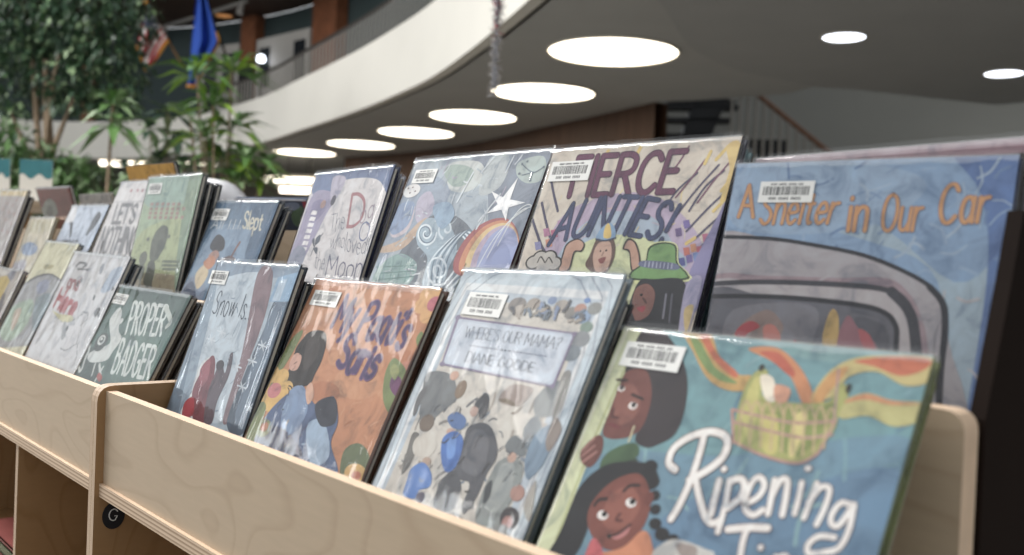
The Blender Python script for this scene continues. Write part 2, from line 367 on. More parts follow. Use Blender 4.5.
# ceiling track of the upper floor
a, b = on_z(163, 27, 6.55), on_z(247, 1, 6.55)
t = thing('lighting_track', 'long pale lighting track crossing the dark wood ceiling', 'track light', (0, 0, 0))
bm = B_(); tube(bm, [a, b], .045, 6); obj('rail', bm, M['frame'], t)
for px in ((166, 26), (213, 11.5), (243, 2.3)):
    q = on_z(*px, 6.55); bm = B_(); tube(bm, [q, q+Vector((.05, -.1, -.28))], [.05, .08], 8); obj('spotlight', bm, M['frame'], t)
# stair
def stair():
    t = thing('open_staircase', 'black open staircase with floating treads under the grey soffit', 'staircase', (0, 0, 0))
    d0 = 12.7
    def fp(x, y, d=d0): return at(x, y, d)
    def slab(name, quad, depth, m):
        bm = B_(); f = [fp(*q) for q in quad]; g = [p + Vector((F.x, F.y, 0))*depth for p in f]
        A = [bm.verts.new(p) for p in f]; Bv = [bm.verts.new(p) for p in g]; n = len(f)
        bm.faces.new(A); bm.faces.new(Bv[::-1])
        for i in range(n): bm.faces.new((A[i], A[(i+1) % n], Bv[(i+1) % n], Bv[i]))
        return obj(name, bm, m, t)
    slab('spine_beam', [(668, 205), (700, 205), (706, 150), (718, 120), (730, 96), (700, 95), (694, 104), (685, 126), (677, 160)], .3, M['stairblk'])
    for x0, x1, y in ((667, 736, 100), (664, 740, 105), (662, 733, 118), (662, 724, 134), (662, 716, 152)):
        slab('tread', [(x0, y+3), (x1, y+3.6), (x1, y), (x0, y-1)], .32, M['stairblk'])
    slab('landing', [(745, 200), (787, 200), (787, 140), (750, 139)], .5, M['stairblk'])
    r = thing('stair_railing', 'brown handrail with grey balusters sloping down right of the black stairs', 'railing', (0, 0, 0))
    hp = [at(745, 84, 12.3), at(757, 94, 12.3), at(790, 121, 12.3), at(826, 150, 12.3), at(880, 194, 12.3)]
    bm = B_(); tube(bm, hp, .035, 8); obj('handrail', bm, M['hand'], r)
    for i in range(17):
        x = 733 + i*8.0; y = max(88, 94 + (x-757)*.815)
        a = at(x, y+1, 12.3); b = Vector((a.x, a.y, 0))
        bm = B_(); tube(bm, [a, b], .02, 5); obj('baluster', bm, M['bal'], r)
stair()
# tinsel garland
t0, t1 = at(494, 95, 4.0), at(497, -120, 4.0)
o = thing('tinsel_garland', 'silver and red tinsel garland hanging down in front of the balcony', 'garland', (t0.x, t0.y, t0.z))
bm = B_(); tube(bm, [(0, 0, 0), (0, 0, 5.6-t0.z)], .003, 5); obj('cord', bm, M['tins'], o)
for nm, mm, z0, z1, n in (('silver_tinsel', 'tins', 0, .95, 800), ('red_tinsel', 'tinr', .22, .95, 300)):
    bm = B_()
    for i in range(n):
        z = z0 + (z1-z0)*rnd.random()**(1 if nm[0] == 's' else .6); a = rnd.random()*6.28; l = .016+.022*rnd.random(); e = rnd.uniform(-.6, .5)
        d = Vector((math.cos(a), math.sin(a), e))*l; s = Vector((-math.sin(a), math.cos(a), 0))*.0045
        p = Vector((0, 0, z)); v = [bm.verts.new(q) for q in (p-s, p+s, p+d+s, p+d-s)]; bm.faces.new(v)
    obj(nm, bm, M[mm], o)
bm = B_(); box(bm, t0.x-.6, t0.x+.6, t0.y-.1, t0.y+.1, 5.6, 5.85); struct('trim_beam', bm, M['white'])
# ------------------------------------------------------------------ flags
def cloth(nu, nv, corners, fold, seed, matfn, bm):
    A, Bc, Cc, D = [Vector(c) for c in corners]      # hoist top, hoist bottom, fly bottom, fly top
    V = []
    n = (Bc-A).cross(D-A).normalized()
    for j in range(nv+1):
        row = []
        for i in range(nu+1):
            u, v = i/nu, j/nv
            p = A.lerp(D, u).lerp(Bc.lerp(Cc, u), v)
            p += n*fold*u*math.sin(seed + v*9 + u*3) + n*fold*.4*math.sin(v*21+seed)*u
            row.append(bm.verts.new(p))
        V.append(row)
    for j in range(nv):
        for i in range(nu):
            bm.faces.new((V[j][i], V[j][i+1], V[j+1][i+1], V[j+1][i])).material_index = matfn((i+.5)/nu, (j+.5)/nv)
def flag_us():
    b = at(184, 68, 21.6); tp = at(146, 2, 20.4)
    t = thing('flag', 'red and white striped flag with gold fringe hanging from a slanted pole', 'flag', (b.x, b.y, b.z))
    bm = B_(); tube(bm, [(0, 0, 0), tp-b], .025, 8); obj('pole', bm, M['polew'], t)
    bm = B_(); bmesh.ops.create_uvsphere(bm, u_segments=10, v_segments=6, radius=.05); bmesh.ops.translate(bm, verts=bm.verts, vec=tp-b); obj('finial', bm, M['gold'], t)
    cs = [at(149, 6, 20.4)-b, at(168, 40, 21)-b, at(145, 70, 21)-b, at(137, 47, 20.6)-b]
    bm = B_()
    def fm(u, v):
        if u < .42 and v < .54: return 2
        return 0 if int(v*13) % 2 == 0 else 1
    cloth(16, 26, cs, .14, .5, fm, bm)
    fl = obj('cloth', bm, [M['red'], M['clothw'], M['navy']], t)
    bm = B_()
    A, Bc, Cc, D = [Vector(c) for c in cs]
    nn = (Bc-A).cross(D-A).normalized()
    for r in range(9):
        for q in range(6 if r % 2 == 0 else 5):
            u = .42*((q+.5 if r % 2 == 0 else q+1)/6); v = .54*(r+.5)/9
            p = A.lerp(D, u).lerp(Bc.lerp(Cc, u), v) - nn*.01 + nn*.14*u*math.sin(.5+v*9+u*3)
            e1, e2 = (D-A).normalized(), (Bc-A).normalized()
            vs = []
            for k in range(10):
                rr = .022 if k % 2 == 0 else .009; aa = k*math.pi/5
                vs.append(bm.verts.new(p + e1*rr*math.cos(aa) + e2*rr*math.sin(aa)))
            bm.faces.new(vs)
    obj('stars', bm, M['clothw'], fl)
    bm = B_(); tube(bm, [cs[1], Vector(cs[1]).lerp(cs[2], .5)+Vector((0, 0, -.05)), cs[2], Vector(cs[2]).lerp(cs[3], .5), cs[3]], .04, 6); obj('fringe', bm, M['gold'], fl)
flag_us()
def flag_blue():
    b = at(228, 62, 20); tp = at(199, -24, 18.6)
    t = thing('flag', 'plain blue flag with gold fringe drooping from its pole above the palm', 'flag', (b.x, b.y, b.z))
    bm = B_(); tube(bm, [(0, 0, 0), tp-b], .025, 8); obj('pole', bm, M['rail'], t)
    bm = B_(); d = 18.8
    V = []
    for j in range(25):
        v = j/24; y = -22 + 108*v
        xl = 198 - 10*v; xr = 200 + (18*min(1, v/.56) if v < .56 else 18 - 26*(v-.56)/.44 + 2)
        row = []
        for i in range(13):
            u = i/12; x = xl + (xr-xl)*u
            row.append(bm.verts.new(at(x, y, d + .16*math.sin(u*11+v*2)) - b))
        V.append(row)
    for j in range(24):
        for i in range(12): bm.faces.new((V[j][i], V[j][i+1], V[j+1][i+1], V[j+1][i]))
    edge_ = [V[j][12].co.copy() for j in range(12, 25)] + [V[24][i].co.copy() for i in range(11, -1, -1)]
    fl = obj('cloth', bm, M['flagblue'], t, True)
    bm = B_(); tube(bm, edge_, .035, 6); obj('fringe', bm, M['gold'], fl)
flag_blue()
# ------------------------------------------------------------------ plants
def leaf(bm, p, d, L_, W, droop=.3, mi=0, nrm=None):
    d = d.normalized(); s = d.cross(nrm or Vector((0, 0, 1)))
    if s.length < .05: s = d.orthogonal()
    s.normalize(); dn = Vector((0, 0, -1))
    m = p + d*L_*.5 + dn*L_*droop*.25; e = p + d*L_ + dn*L_*droop
    a, b, c, f, g = [bm.verts.new(q) for q in (p, m + s*W, e, m - s*W, p + d*L_*.55 + dn*L_*(droop*.25+.06))]
    for q in ((a, g, b), (b, g, c), (c, g, f), (f, g, a)): bm.faces.new(q).material_index = mi
def rv():
    while True:
        v = Vector((rnd.uniform(-1, 1), rnd.uniform(-1, 1), rnd.uniform(-1, 1)))
        if .05 < v.length < 1: return v
def crown(blobs, L_, W, mats, parent, name='foliage'):
    bm = B_()
    for c, r, n in blobs:
        for _ in range(n):
            v = rv(); v = v.normalized()*v.length**.5
            p = Vector(c) + Vector((v.x*r[0], v.y*r[1], v.z*r[2]))
            leaf(bm, p, rv() + v*.6 + Vector((0, 0, -.2)), L_*rnd.uniform(.6, 1.2), W*rnd.uniform(.7, 1.2), .35, rnd.choices(range(len(mats)), [5, 3, 1.2][:len(mats)])[0])
    return obj(name, bm, mats, parent)
def planter(t, r, h):
    bm = B_(); tube(bm, [(0, 0, 0), (0, 0, h)], [r*.8, r], 20); obj('pot', bm, M['pot'], t)
D = 12.0
base = at(45, 60, D)
t = thing('ficus_tree', 'tall dark leafy indoor tree filling the upper left corner', 'tree', (base.x, base.y, 0))
bl = []
for x, y, rx, n in ((8, 20, .75, 520), (50, 12, .8, 620), (95, 18, .75, 560), (20, 70, .75, 520), (65, 62, .75, 560), (105, 70, .55, 420), (106, 44, .42, 260), (30, -20, .9, 300), (95, -15, .8, 300), (120, 6, .35, 150), (112, 92, .38, 200), (70, 84, .4, 180), (-12, 50, .7, 300)):
    q = at(x, y, D + rnd.uniform(-.4, .5)); bl.append(((q.x-base.x, q.y-base.y, q.z), (rx, rx, rx*.75), n))
crown(bl, .13, .032, [M['leaf1'], M['leafd'], M['leaf3']], t)
bm = B_(); tube(bm, [(0, 0, .3), (.05, 0, 1.2), (-.05, .1, 2.0), (0, 0, 3.2)], [.1, .08, .07, .03], 8)
for dx, dz in ((-.7, 2.6), (.6, 2.7), (.3, 3.3), (-.4, 3.5)): tube(bm, [(0, 0, 1.7), (dx*.5, dx*.2, dz-.4), (dx, dx*.3, dz)], [.05, .035, .015], 6)
obj('trunk', bm, M['bark'], t); planter(t, .5, .5)
D = 10.6
base = at(30, 165, D)
t = thing('leafy_shrub', 'pale green leafy shrub low on the left under the big tree', 'plant', (base.x, base.y, 0))
bl = []
for x, y, rx, n in ((8, 146, .32, 150), (25, 178, .48, 330), (58, 180, .42, 260), (76, 186, .38, 240), (4, 118, .22, 80), (95, 188, .32, 200), (40, 194, .45, 260), (5, 176, .38, 200), (34, 150, .22, 60)):
    q = at(x, y, D); bl.append(((q.x-base.x, q.y-base.y, q.z), (rx, rx, rx*.8), n))
crown(bl, .15, .032, [M['leaf2'], M['leaf3'], M['leafd']], t)
bm = B_()
for a in range(5): tube(bm, [(0, 0, .3), (.15*math.cos(a*1.3), .15*math.sin(a*1.3), .9), (.4*math.cos(a*1.3), .4*math.sin(a*1.3), 1.6)], [.02, .015, .006], 6)
obj('stem', bm, M['bark'], t); planter(t, .4, .45)
def whorl(bm, p, n, L_, W, mi, up=.4, droop=.6):
    for k in range(n):
        a = k*2.4 + rnd.random(); e = rnd.uniform(-.5, 1.2); L_ = L_*1.0
        leaf(bm, p + Vector((0, 0, rnd.uniform(-.1, .1)*L_)), Vector((math.cos(a), math.sin(a), e + up)), L_*rnd.uniform(.9, 1.45), W*1.7, droop, rnd.choice(mi))
# dracaena on a thin stem
D = 7.0
base = at(107, 190, D); top = at(113, 104, D)
t = thing('dracaena', 'dracaena with a single thin pale stem and a tuft of leaves', 'plant', (base.x, base.y, 0))
bm = B_(); tube(bm, [(0, 0, .25), (.02, 0, base.z*.7), (0, 0, base.z), ((top.x-base.x)*.5, (top.y-base.y)*.5, (base.z+top.z)/2), (top.x-base.x, top.y-base.y, top.z)], .012, 8); obj('stem', bm, M['bark'], t)
bm = B_(); whorl(bm, Vector((top.x-base.x, top.y-base.y, top.z)), 22, .26, .022, [0, 0, 1]); whorl(bm, Vector((top.x-base.x, top.y-base.y, top.z-.14)), 14, .26, .024, [0, 1], 0, .5)
obj('foliage', bm, [M['leaf2'], M['leaf3']], t); planter(t, .2, .3)
# broad palm like dracaena cluster
D = 7.6
base = at(222, 190, D)
t = thing('corn_plant', 'tall bright green corn plant with several leafy canes right of the flags', 'plant', (base.x, base.y, 0))
fol = B_(); bm = B_()
for x, y, n, L_ in ((197, 66, 20, .32), (213, 96, 16, .26), (232, 62, 22, .34), (205, 128, 20, .3), (232, 118, 26, .34), (222, 150, 26, .34), (248, 150, 24, .32), (260, 172, 20, .28), (236, 172, 24, .3), (190, 108, 12, .24), (268, 152, 8, .2)):
    q = at(x, y+8, D + rnd.uniform(-.3, .3)) - Vector((base.x, base.y, 0))
    whorl(fol, q, n, L_, .021, [0, 0, 1, 2], .5, .55)
    tube(bm, [(q.x*.25, q.y*.25, .3), (q.x*.6, q.y*.6, q.z*.6), (q.x, q.y, q.z)], .009, 6)
obj('cane', bm, M['bark'], t); obj('foliage', fol, [M['leaf2'], M['leaf4'], M['leaf3']], t); planter(t, .3, .35)
D = 9.4
base = at(165, 190, D)
t = thing('umbrella_plant', 'dark stemmed plant with arching leaves between the two pale plants', 'plant', (base.x, base.y, 0))
fol = B_(); bm = B_()
for x, y, n in ((150, 128, 14), (168, 112, 16), (178, 138, 18), (160, 160, 18), (140, 176, 14), (185, 168, 18), (128, 168, 10)):
    q = at(x, y, D + rnd.uniform(-.2, .2)) - Vector((base.x, base.y, 0))
    whorl(fol, q, n, .27, .026, [0, 0, 1], .2, .5)
    tube(bm, [(q.x*.2, q.y*.2, .3), (q.x*.7, q.y*.7, q.z*.6), (q.x, q.y, q.z)], .007, 6)
obj('stem', bm, M['bark'], t); obj('foliage', fol, [M['leaf1'], M['leaf3']], t); planter(t, .3, .35)
# ------------------------------------------------------------------ chair behind the bookcases
cp = at(214, 183.5, 3.5)
t = thing('office_chair', 'pale grey high backed chair showing above the blue book', 'chair', (cp.x, cp.y, 0), math.radians(12))
bm = B_()
V = []
for j in range(13):
    v = j/12; row = []
    for i in range(13):
        u = i/12*2-1; wv = .24*(1-.0*v)
        z = .55 + (cp.z+.01-.55)*v
        if v > .7: wv *= math.sqrt(max(0, 1-((v-.7)/.3)**4*.45))
        zz = z - (.05*abs(u)**5 if v > .9 else 0)
        row.append((u*wv, .06*u*u - .06*v, zz))
    V.append(row)
fr = [[bm.verts.new(p) for p in r] for r in V]; bk = [[bm.verts.new((p[0], p[1]-.03, p[2])) for p in r] for r in V]
for j in range(12):
    for i in range(12):
        bm.faces.new((fr[j][i], fr[j][i+1], fr[j+1][i+1], fr[j+1][i])); bm.faces.new((bk[j][i], bk[j+1][i], bk[j+1][i+1], bk[j][i+1]))
for a, b in [((0, i), (0, i+1)) for i in range(12)] + [((12, i), (12, i+1)) for i in range(12)] + [((j, 0), (j+1, 0)) for j in range(12)] + [((j, 12), (j+1, 12)) for j in range(12)]:
    bm.faces.new((fr[a[0]][a[1]], fr[b[0]][b[1]], bk[b[0]][b[1]], bk[a[0]][a[1]]))
obj('backrest', bm, M['chair'], t, True)
bm = B_(); box(bm, -.24, .24, -.02, .44, .44, .5, bev=.02); obj('seat', bm, M['chair'], t)
bm = B_(); box(bm, -.04, .04, -.12, -.05, .42, .75, bev=.01); obj('back_bracket', bm, M['dkgrey'], t)
bm = B_(); tube(bm, [(0, .2, .08), (0, .2, .45)], .03, 12); obj('post', bm, M['steel'], t)
for k in range(5):
    a = k*2*math.pi/5; bm = B_(); tube(bm, [(0, .2, .1), (.26*math.cos(a), .2+.26*math.sin(a), .06)], [.025, .018], 8)
    l = obj('leg', bm, M['steel'], t)
    bm = B_(); tube(bm, [(.26*math.cos(a)-.012, .2+.26*math.sin(a), .03), (.26*math.cos(a)+.012, .2+.26*math.sin(a), .03)], .03, 12); obj('caster', bm, M['dkgrey'], l)
# ================================================================== BOOKCASES
Z = lambda z: CZ + z
FL1, LIP1, FL2, LIP2, FL3 = Z(-.29), Z(-.178), Z(-.165), Z(-.079), Z(.035)
PY, QY = .582, .775
def rounded(pts, r, n=5):
    out = []
    k = len(pts)
    for i, p in enumerate(pts):
        rr = r.get(i, 0)
        if not rr: out.append(p); continue
        p = Vector(p); a = (Vector(pts[i-1])-p).normalized()*rr; b = (Vector(pts[(i+1) % k])-p).normalized()*rr
        for s in range(n+1):
            t_ = s/n; out.append(tuple((p+a)*(1-t_)**2 + p*2*t_*(1-t_) + (p+b)*t_*t_))
    return out
def bookcase(x0, x1, label, left_panel=True, right_panel=True, parts=()):
    t = thing('bookcase', label, 'bookcase', (0, 0, 0), 0, 'birch book display units')
    th = .0105
    prof = rounded([(.39, 0), (.39, Z(-.1715)), (1.16, Z(-.1715)), (1.16, 0)], {1: .02, 2: .02})
    for xa, on in ((x0, left_panel), (x1-th, right_panel)):
        if not on: continue
        bm = B_(); prism(bm, prof, 'X', xa, xa+th, 0, 1); obj('side_panel', bm, [M['birch_shaded'], M['ply_x']], t)
    a, b = x0+th, x1-(th if right_panel else 0)
    for nm, (y0, y1, z0, z1) in dict(front_lip=(.4, .412, FL1, LIP1), rear_lip=(1.13, 1.142, FL1, LIP1)).items():
        bm = B_(); box(bm, a, b, y0, y1, z0, z1, faces=dict(top=1)); obj(nm, bm, [M['birch'], M['lip_top']], t)
    bm = B_(); box(bm, a, b, .3955, 1.15, FL1-.0155, FL1, faces=dict(front=1, back=1, top=2)); obj('ledge', bm, [M['birch_shaded'], M['ply_z'], M['lip_top']], t)
    for nm, y, z0, z1, xb in (('backrest', PY, FL1, LIP2, b+(.012 if not right_panel else 0)), ('backrest', QY, FL1, FL3, b), ('backrest', 1.0, FL1, LIP2, b)):
        bm = B_(); prism(bm, rounded([(a, z0), (xb, z0), (xb, z1), (a, z1)], {2: .014} if not right_panel else {}), 'Y', y, y+.019, 0, 1)
        obj(nm, bm, [M['birch'], M['lip_top']], t)
    for y0, y1 in ((PY+.019, QY), (QY+.019, 1.0)):
        bm = B_(); box(bm, a, b, y0, y1, FL2-.012, FL2); obj('upper_tray', bm, M['birch_shaded'], t)
    bm = B_(); box(bm, a, b, .77, .782, .08, FL1-.0155); obj('back_panel', bm, M['birch_shaded'], t)
    bm = B_(); box(bm, a, b, .395, 1.15, .08, .095, faces=dict(front=1)); obj('bottom_shelf', bm, [M['birch_shaded'], M['ply_z']], t)
    bm = B_(); box(bm, a, b, .395, .77, .38, .395, faces=dict(front=1)); obj('middle_shelf', bm, [M['birch_shaded'], M['ply_z']], t)
    for px in parts:
        for z0, z1 in ((.395, FL1-.0155), (.095, .38)):
            bm = B_(); box(bm, px, px+.0125, .4, .77, z0, z1, faces=dict(front=1)); obj('partition', bm, [M['birch_shaded'], M['ply_x']], t)
    bm = B_(); box(bm, a, b, .43, 1.1, 0, .08); obj('plinth', bm, M['birch_shaded'], t)
    return t
unit_a = bookcase(-1.213, -.268, 'birch bookcase in front, holding the large picture books on the right', True, False, (-.75,))
bm = B_(); prism(bm, [(.604, 0), (.604, Z(-.085)), (.632, Z(0)), (.645, Z(.045)), (.80, Z(.045)), (1.16, Z(-.16)), (1.16, 0)], 'X', -.2635, -.2535); tag(obj('shade_board', bm, M['shade_brown'], unit_a), 'dark brown board painted as the shade at the right end')  # added board; its near-black colour paints the shade right of the blue book
unit_b = bookcase(-3.3, -1.2135, 'long birch bookcase on the left, joined to the front one', True, True, (-1.593, -2.2, -2.75))
# round black letter sticker on the side panel of the front unit
o = thing('round_sticker', 'round black sticker with a pale letter inside the front bookcase', 'sticker', (-1.2022, .4135, Z(-.331)))
bm = B_(); prism(bm, [(.0135*math.cos(i*math.pi/18), .0165*math.sin(i*math.pi/18)) for i in range(36)], 'X', 0, .0008); obj('disc', bm, M['black'], o)
bm = B_(); tube(bm, [(.001, .006*math.cos(a)*.9, .007*math.sin(a)+.001) for a in [.5+.35*i for i in range(14)]] + [(.001, .0045, -.0005), (.001, .001, -.0005)], .0007, 5); obj('letter', bm, M['sticker'], o)
# books lying in the lower compartment of the left unit
zz = .3955
for k, (cl, hh, lb) in enumerate((('#3c4a40', .010, 'dark grey book at the bottom of the pile in the lower compartment'), ('#8f4442', .009, 'red book lying under the dark green one in the lower compartment'),
        ('#3f5236', .017, 'thick dark green book lying in the lower compartment'), ('#9d5a56', .006, 'dark red book on top of the pile in the lower compartment'))):
    t = thing('picture_book', lb, 'book', (-1.79-.01*(k % 3), .55, zz), 0, 'books lying in the lower compartment')
    bm = B_(); box(bm, -.15, .15, -.115, .115, 0, .0018); box(bm, -.15, .15, -.115, .115, hh-.0018, hh); box(bm, -.15, .15, -.115, -.113, 0, hh); obj('cover', bm, mat('lying_cover', cl, .35, .1, 20), t)
    bm = B_(); box(bm, -.147, .147, -.112, .112, .0018, hh-.0018); obj('pages', bm, M['pages'], t)
    zz += hh + .0004

tp = at(30, 186, 4.4)
t = thing('side_table', 'low table behind the books at the left, carrying the teal cards', 'table', (tp.x, tp.y, 0), .2)
zt = tp.z - .08
bm = B_(); box(bm, -.5, .4, -.25, .25, zt-.03, zt, bev=.006); obj('tabletop', bm, M['birch'], t)
for sx in (-.46, .36):
    for sy in (-.21, .21): bm = B_(); box(bm, sx-.02, sx+.02, sy-.02, sy+.02, 0, zt-.03); obj('leg', bm, M['birch_shaded'], t)
for px0, px1, py, lb in ((-12, 10.5, 158, 'teal and white card cut off at the left edge'), (20, 53, 159, 'teal and white card standing behind the brick red book')):
    a, b = at(px0, py, 4.4), at(px1, py, 4.4); w_ = (b-a).length
    o = thing('card_stand', lb, 'sign', ((a.x+b.x)/2, (a.y+b.y)/2, zt), math.atan2(b.y-a.y, b.x-a.x), 'teal cards on the low table')
    hh = a.z - zt
    bm = B_(); box(bm, -w_/2, w_/2, 0, .003, 0, hh, bev=.001); obj('card', bm, M['cardw'], o)
    wave = [(-w_/2+.0005, hh-.0005)] + [(-w_/2+.0005 + (w_-.001)*i/16, hh*.62 + .012*math.sin(i*.75+.6)) for i in range(17)] + [(w_/2-.0005, hh-.0005)]
    bm = B_(); prism(bm, wave, 'Y', -.0008, -.0001); obj('teal_print', bm, M['cardteal'], o)
    bm = B_(); box(bm, -w_/2, w_/2, -.03, .05, 0, .004); obj('foot', bm, M['cardw'], o)

# ================================================================== LETTERING (single stroke alphabet, cap height 10)
G = {
'A': (8, [(0,0,4,10,8,0), (1.7,3.6,6.3,3.6)]), 'B': (6.5, [(0,0,0,10), 's', (0,10,3.5,10,5.6,8.6,5.4,6.5,3.4,5.4,0,5.3), 's', (0,5.3,4,5.2,6.4,3.8,6.3,1.6,4,0,0,0)]),
'C': (7, ['s', (6.8,8.3,5,9.9,2.4,9.5,.5,7,.4,3.2,2.2,.5,4.8,.1,7,1.7)]), 'D': (7, [(0,0,0,10), 's', (0,10,3.2,9.9,6.2,8,7,5,6.2,2,3.2,.1,0,0)]),
'E': (5.5, [(5.5,10,0,10,0,0,5.5,0), (0,5.2,4.4,5.2)]), 'F': (5.5, [(5.5,10,0,10,0,0), (0,5.2,4.4,5.2)]),
'G': (7.4, ['s', (6.8,8.3,5,9.9,2.4,9.5,.5,7,.4,3.2,2.2,.5,5,.2,7,2), (7,1.5,7,4.6,4.5,4.6)]), 'H': (6.8, [(0,0,0,10), (6.8,0,6.8,10), (0,5.2,6.8,5.2)]),
'I': (.6, [(.3,0,.3,10)]), 'L': (5, [(0,10,0,0,5,0)]), 'M': (8.6, [(0,0,.6,10,4.3,3,8,10,8.6,0)]), 'N': (7, [(0,0,0,10,7,0,7,10)]),
'O': (7.6, ['s', (3.8,10,1.2,8.7,.1,5,1.2,1.3,3.8,0,6.4,1.3,7.5,5,6.4,8.7,3.8,10)]), 'P': (6.2, [(0,0,0,10), 's', (0,10,3.6,10,6,8.8,6,6,3.6,4.7,0,4.6)]),
'R': (6.6, [(0,0,0,10), 's', (0,10,3.6,10,5.9,8.8,5.9,6.3,3.6,5.1,0,5), (2.8,5,6.6,0)]), 'S': (6, ['s', (5.7,8.6,4,10,1.6,9.7,.4,7.8,1.5,5.9,4.2,4.7,5.8,2.8,5,.7,2.6,0,.2,1.4)]),
'T': (6.6, [(0,10,6.6,10), (3.3,10,3.3,0)]), 'U': (6.8, ['s', (0,10,0,3.4,1,.9,3.4,0,5.8,.9,6.8,3.4,6.8,10)]), 'W': (9.6, [(0,10,2.2,0,4.8,8,7.4,0,9.6,10)]),
'a': (5.2, ['s', (4.8,5.2,3,6.6,1,5.8,.1,3.2,1,.6,2.9,0,4.8,1.8), (4.9,6.4,4.8,2,5.2,0)]), 'd': (5.2, ['s', (4.8,5.2,3,6.6,1,5.8,.1,3.2,1,.6,2.9,0,4.8,1.8), (4.9,10.4,4.9,0)]),
'e': (5, ['s', (.4,3.3,4.8,3.8,4.4,5.6,2.8,6.6,.9,5.6,.1,3,1,.7,2.8,0,4.8,1.2)]), 'g': (5.2, ['s', (4.8,5.2,3,6.6,1,5.8,.1,3.2,1,.8,2.9,.2,4.8,1.9), 's', (4.9,6.4,4.9,-1.5,3.6,-3.4,1.4,-3.4,.2,-2.2)]),
'h': (5, [(0,10.4,0,0), 's', (0,4,1.4,6.1,3.3,6.5,4.8,5.2,4.9,0)]), 'i': (.6, [(.3,6.4,.3,0), (.3,8.6,.3,9)]), 'l': (.6, [(.3,10.4,.3,0)]),
'n': (5, [(0,6.4,0,0), 's', (0,4,1.4,6.1,3.3,6.5,4.8,5.2,4.9,0)]), 'o': (5.4, ['s', (2.7,6.6,.8,5.7,.1,3.3,.8,.9,2.7,0,4.6,.9,5.3,3.3,4.6,5.7,2.7,6.6)]),
'p': (5.2, [(0,6.4,0,-3.6), 's', (0,4.8,1.8,6.5,4,6,5.1,3.4,4,.7,2,0,0,1.6)]), 'r': (3.4, [(0,6.4,0,0), 's', (0,4,1.2,6,3.4,6.4)]),
's': (4.2, ['s', (4,5.6,2.6,6.6,.8,6,.6,4.6,2.4,3.5,4,2.4,3.8,.7,2,0,.1,.9)]), 't': (3.6, [(1.6,9,1.6,1.5,2.6,0,3.6,.3), (0,6.3,3.4,6.3)]),
'u': (5, ['s', (0,6.4,.1,1.6,1.6,.1,3.4,.5,4.8,2.4), (4.9,6.4,4.9,0)]), 'v': (5, [(0,6.4,2.5,0,5,6.4)]), 'w': (7.2, [(0,6.4,1.8,0,3.6,5.8,5.4,0,7.2,6.4)]),
'y': (5, [(0,6.4,2.6,.4), (5,6.4,2.6,.4,1.2,-3.2,0,-3.2)]), '!': (.8, [(.4,10,.4,3), (.4,.5,.4,.1)]), "'": (.6, [(.3,10.3,.1,8)]), '.': (.6, [(.3,.4,.3,.1)]), '?': (5, ['s', (.2,8.2,1.6,9.9,3.8,9.7,4.8,8,4,6,2.5,4.8,2.4,3), (2.4,.5,2.4,.1)]), ' ': (3, []), '/': (.2, []),
}
def glyph_strokes(text, gap):
    x = 0; out = []
    for ch in text:
        wd, st = G[ch]; sm = False
        for s in st:
            if s == 's': sm = True; continue
            p = [(x+s[i], s[i+1]) for i in range(0, len(s), 2)]
            out.append(smooth_curve(p, 4) if sm else p); sm = False
        x += wd + gap
    return out, x - gap
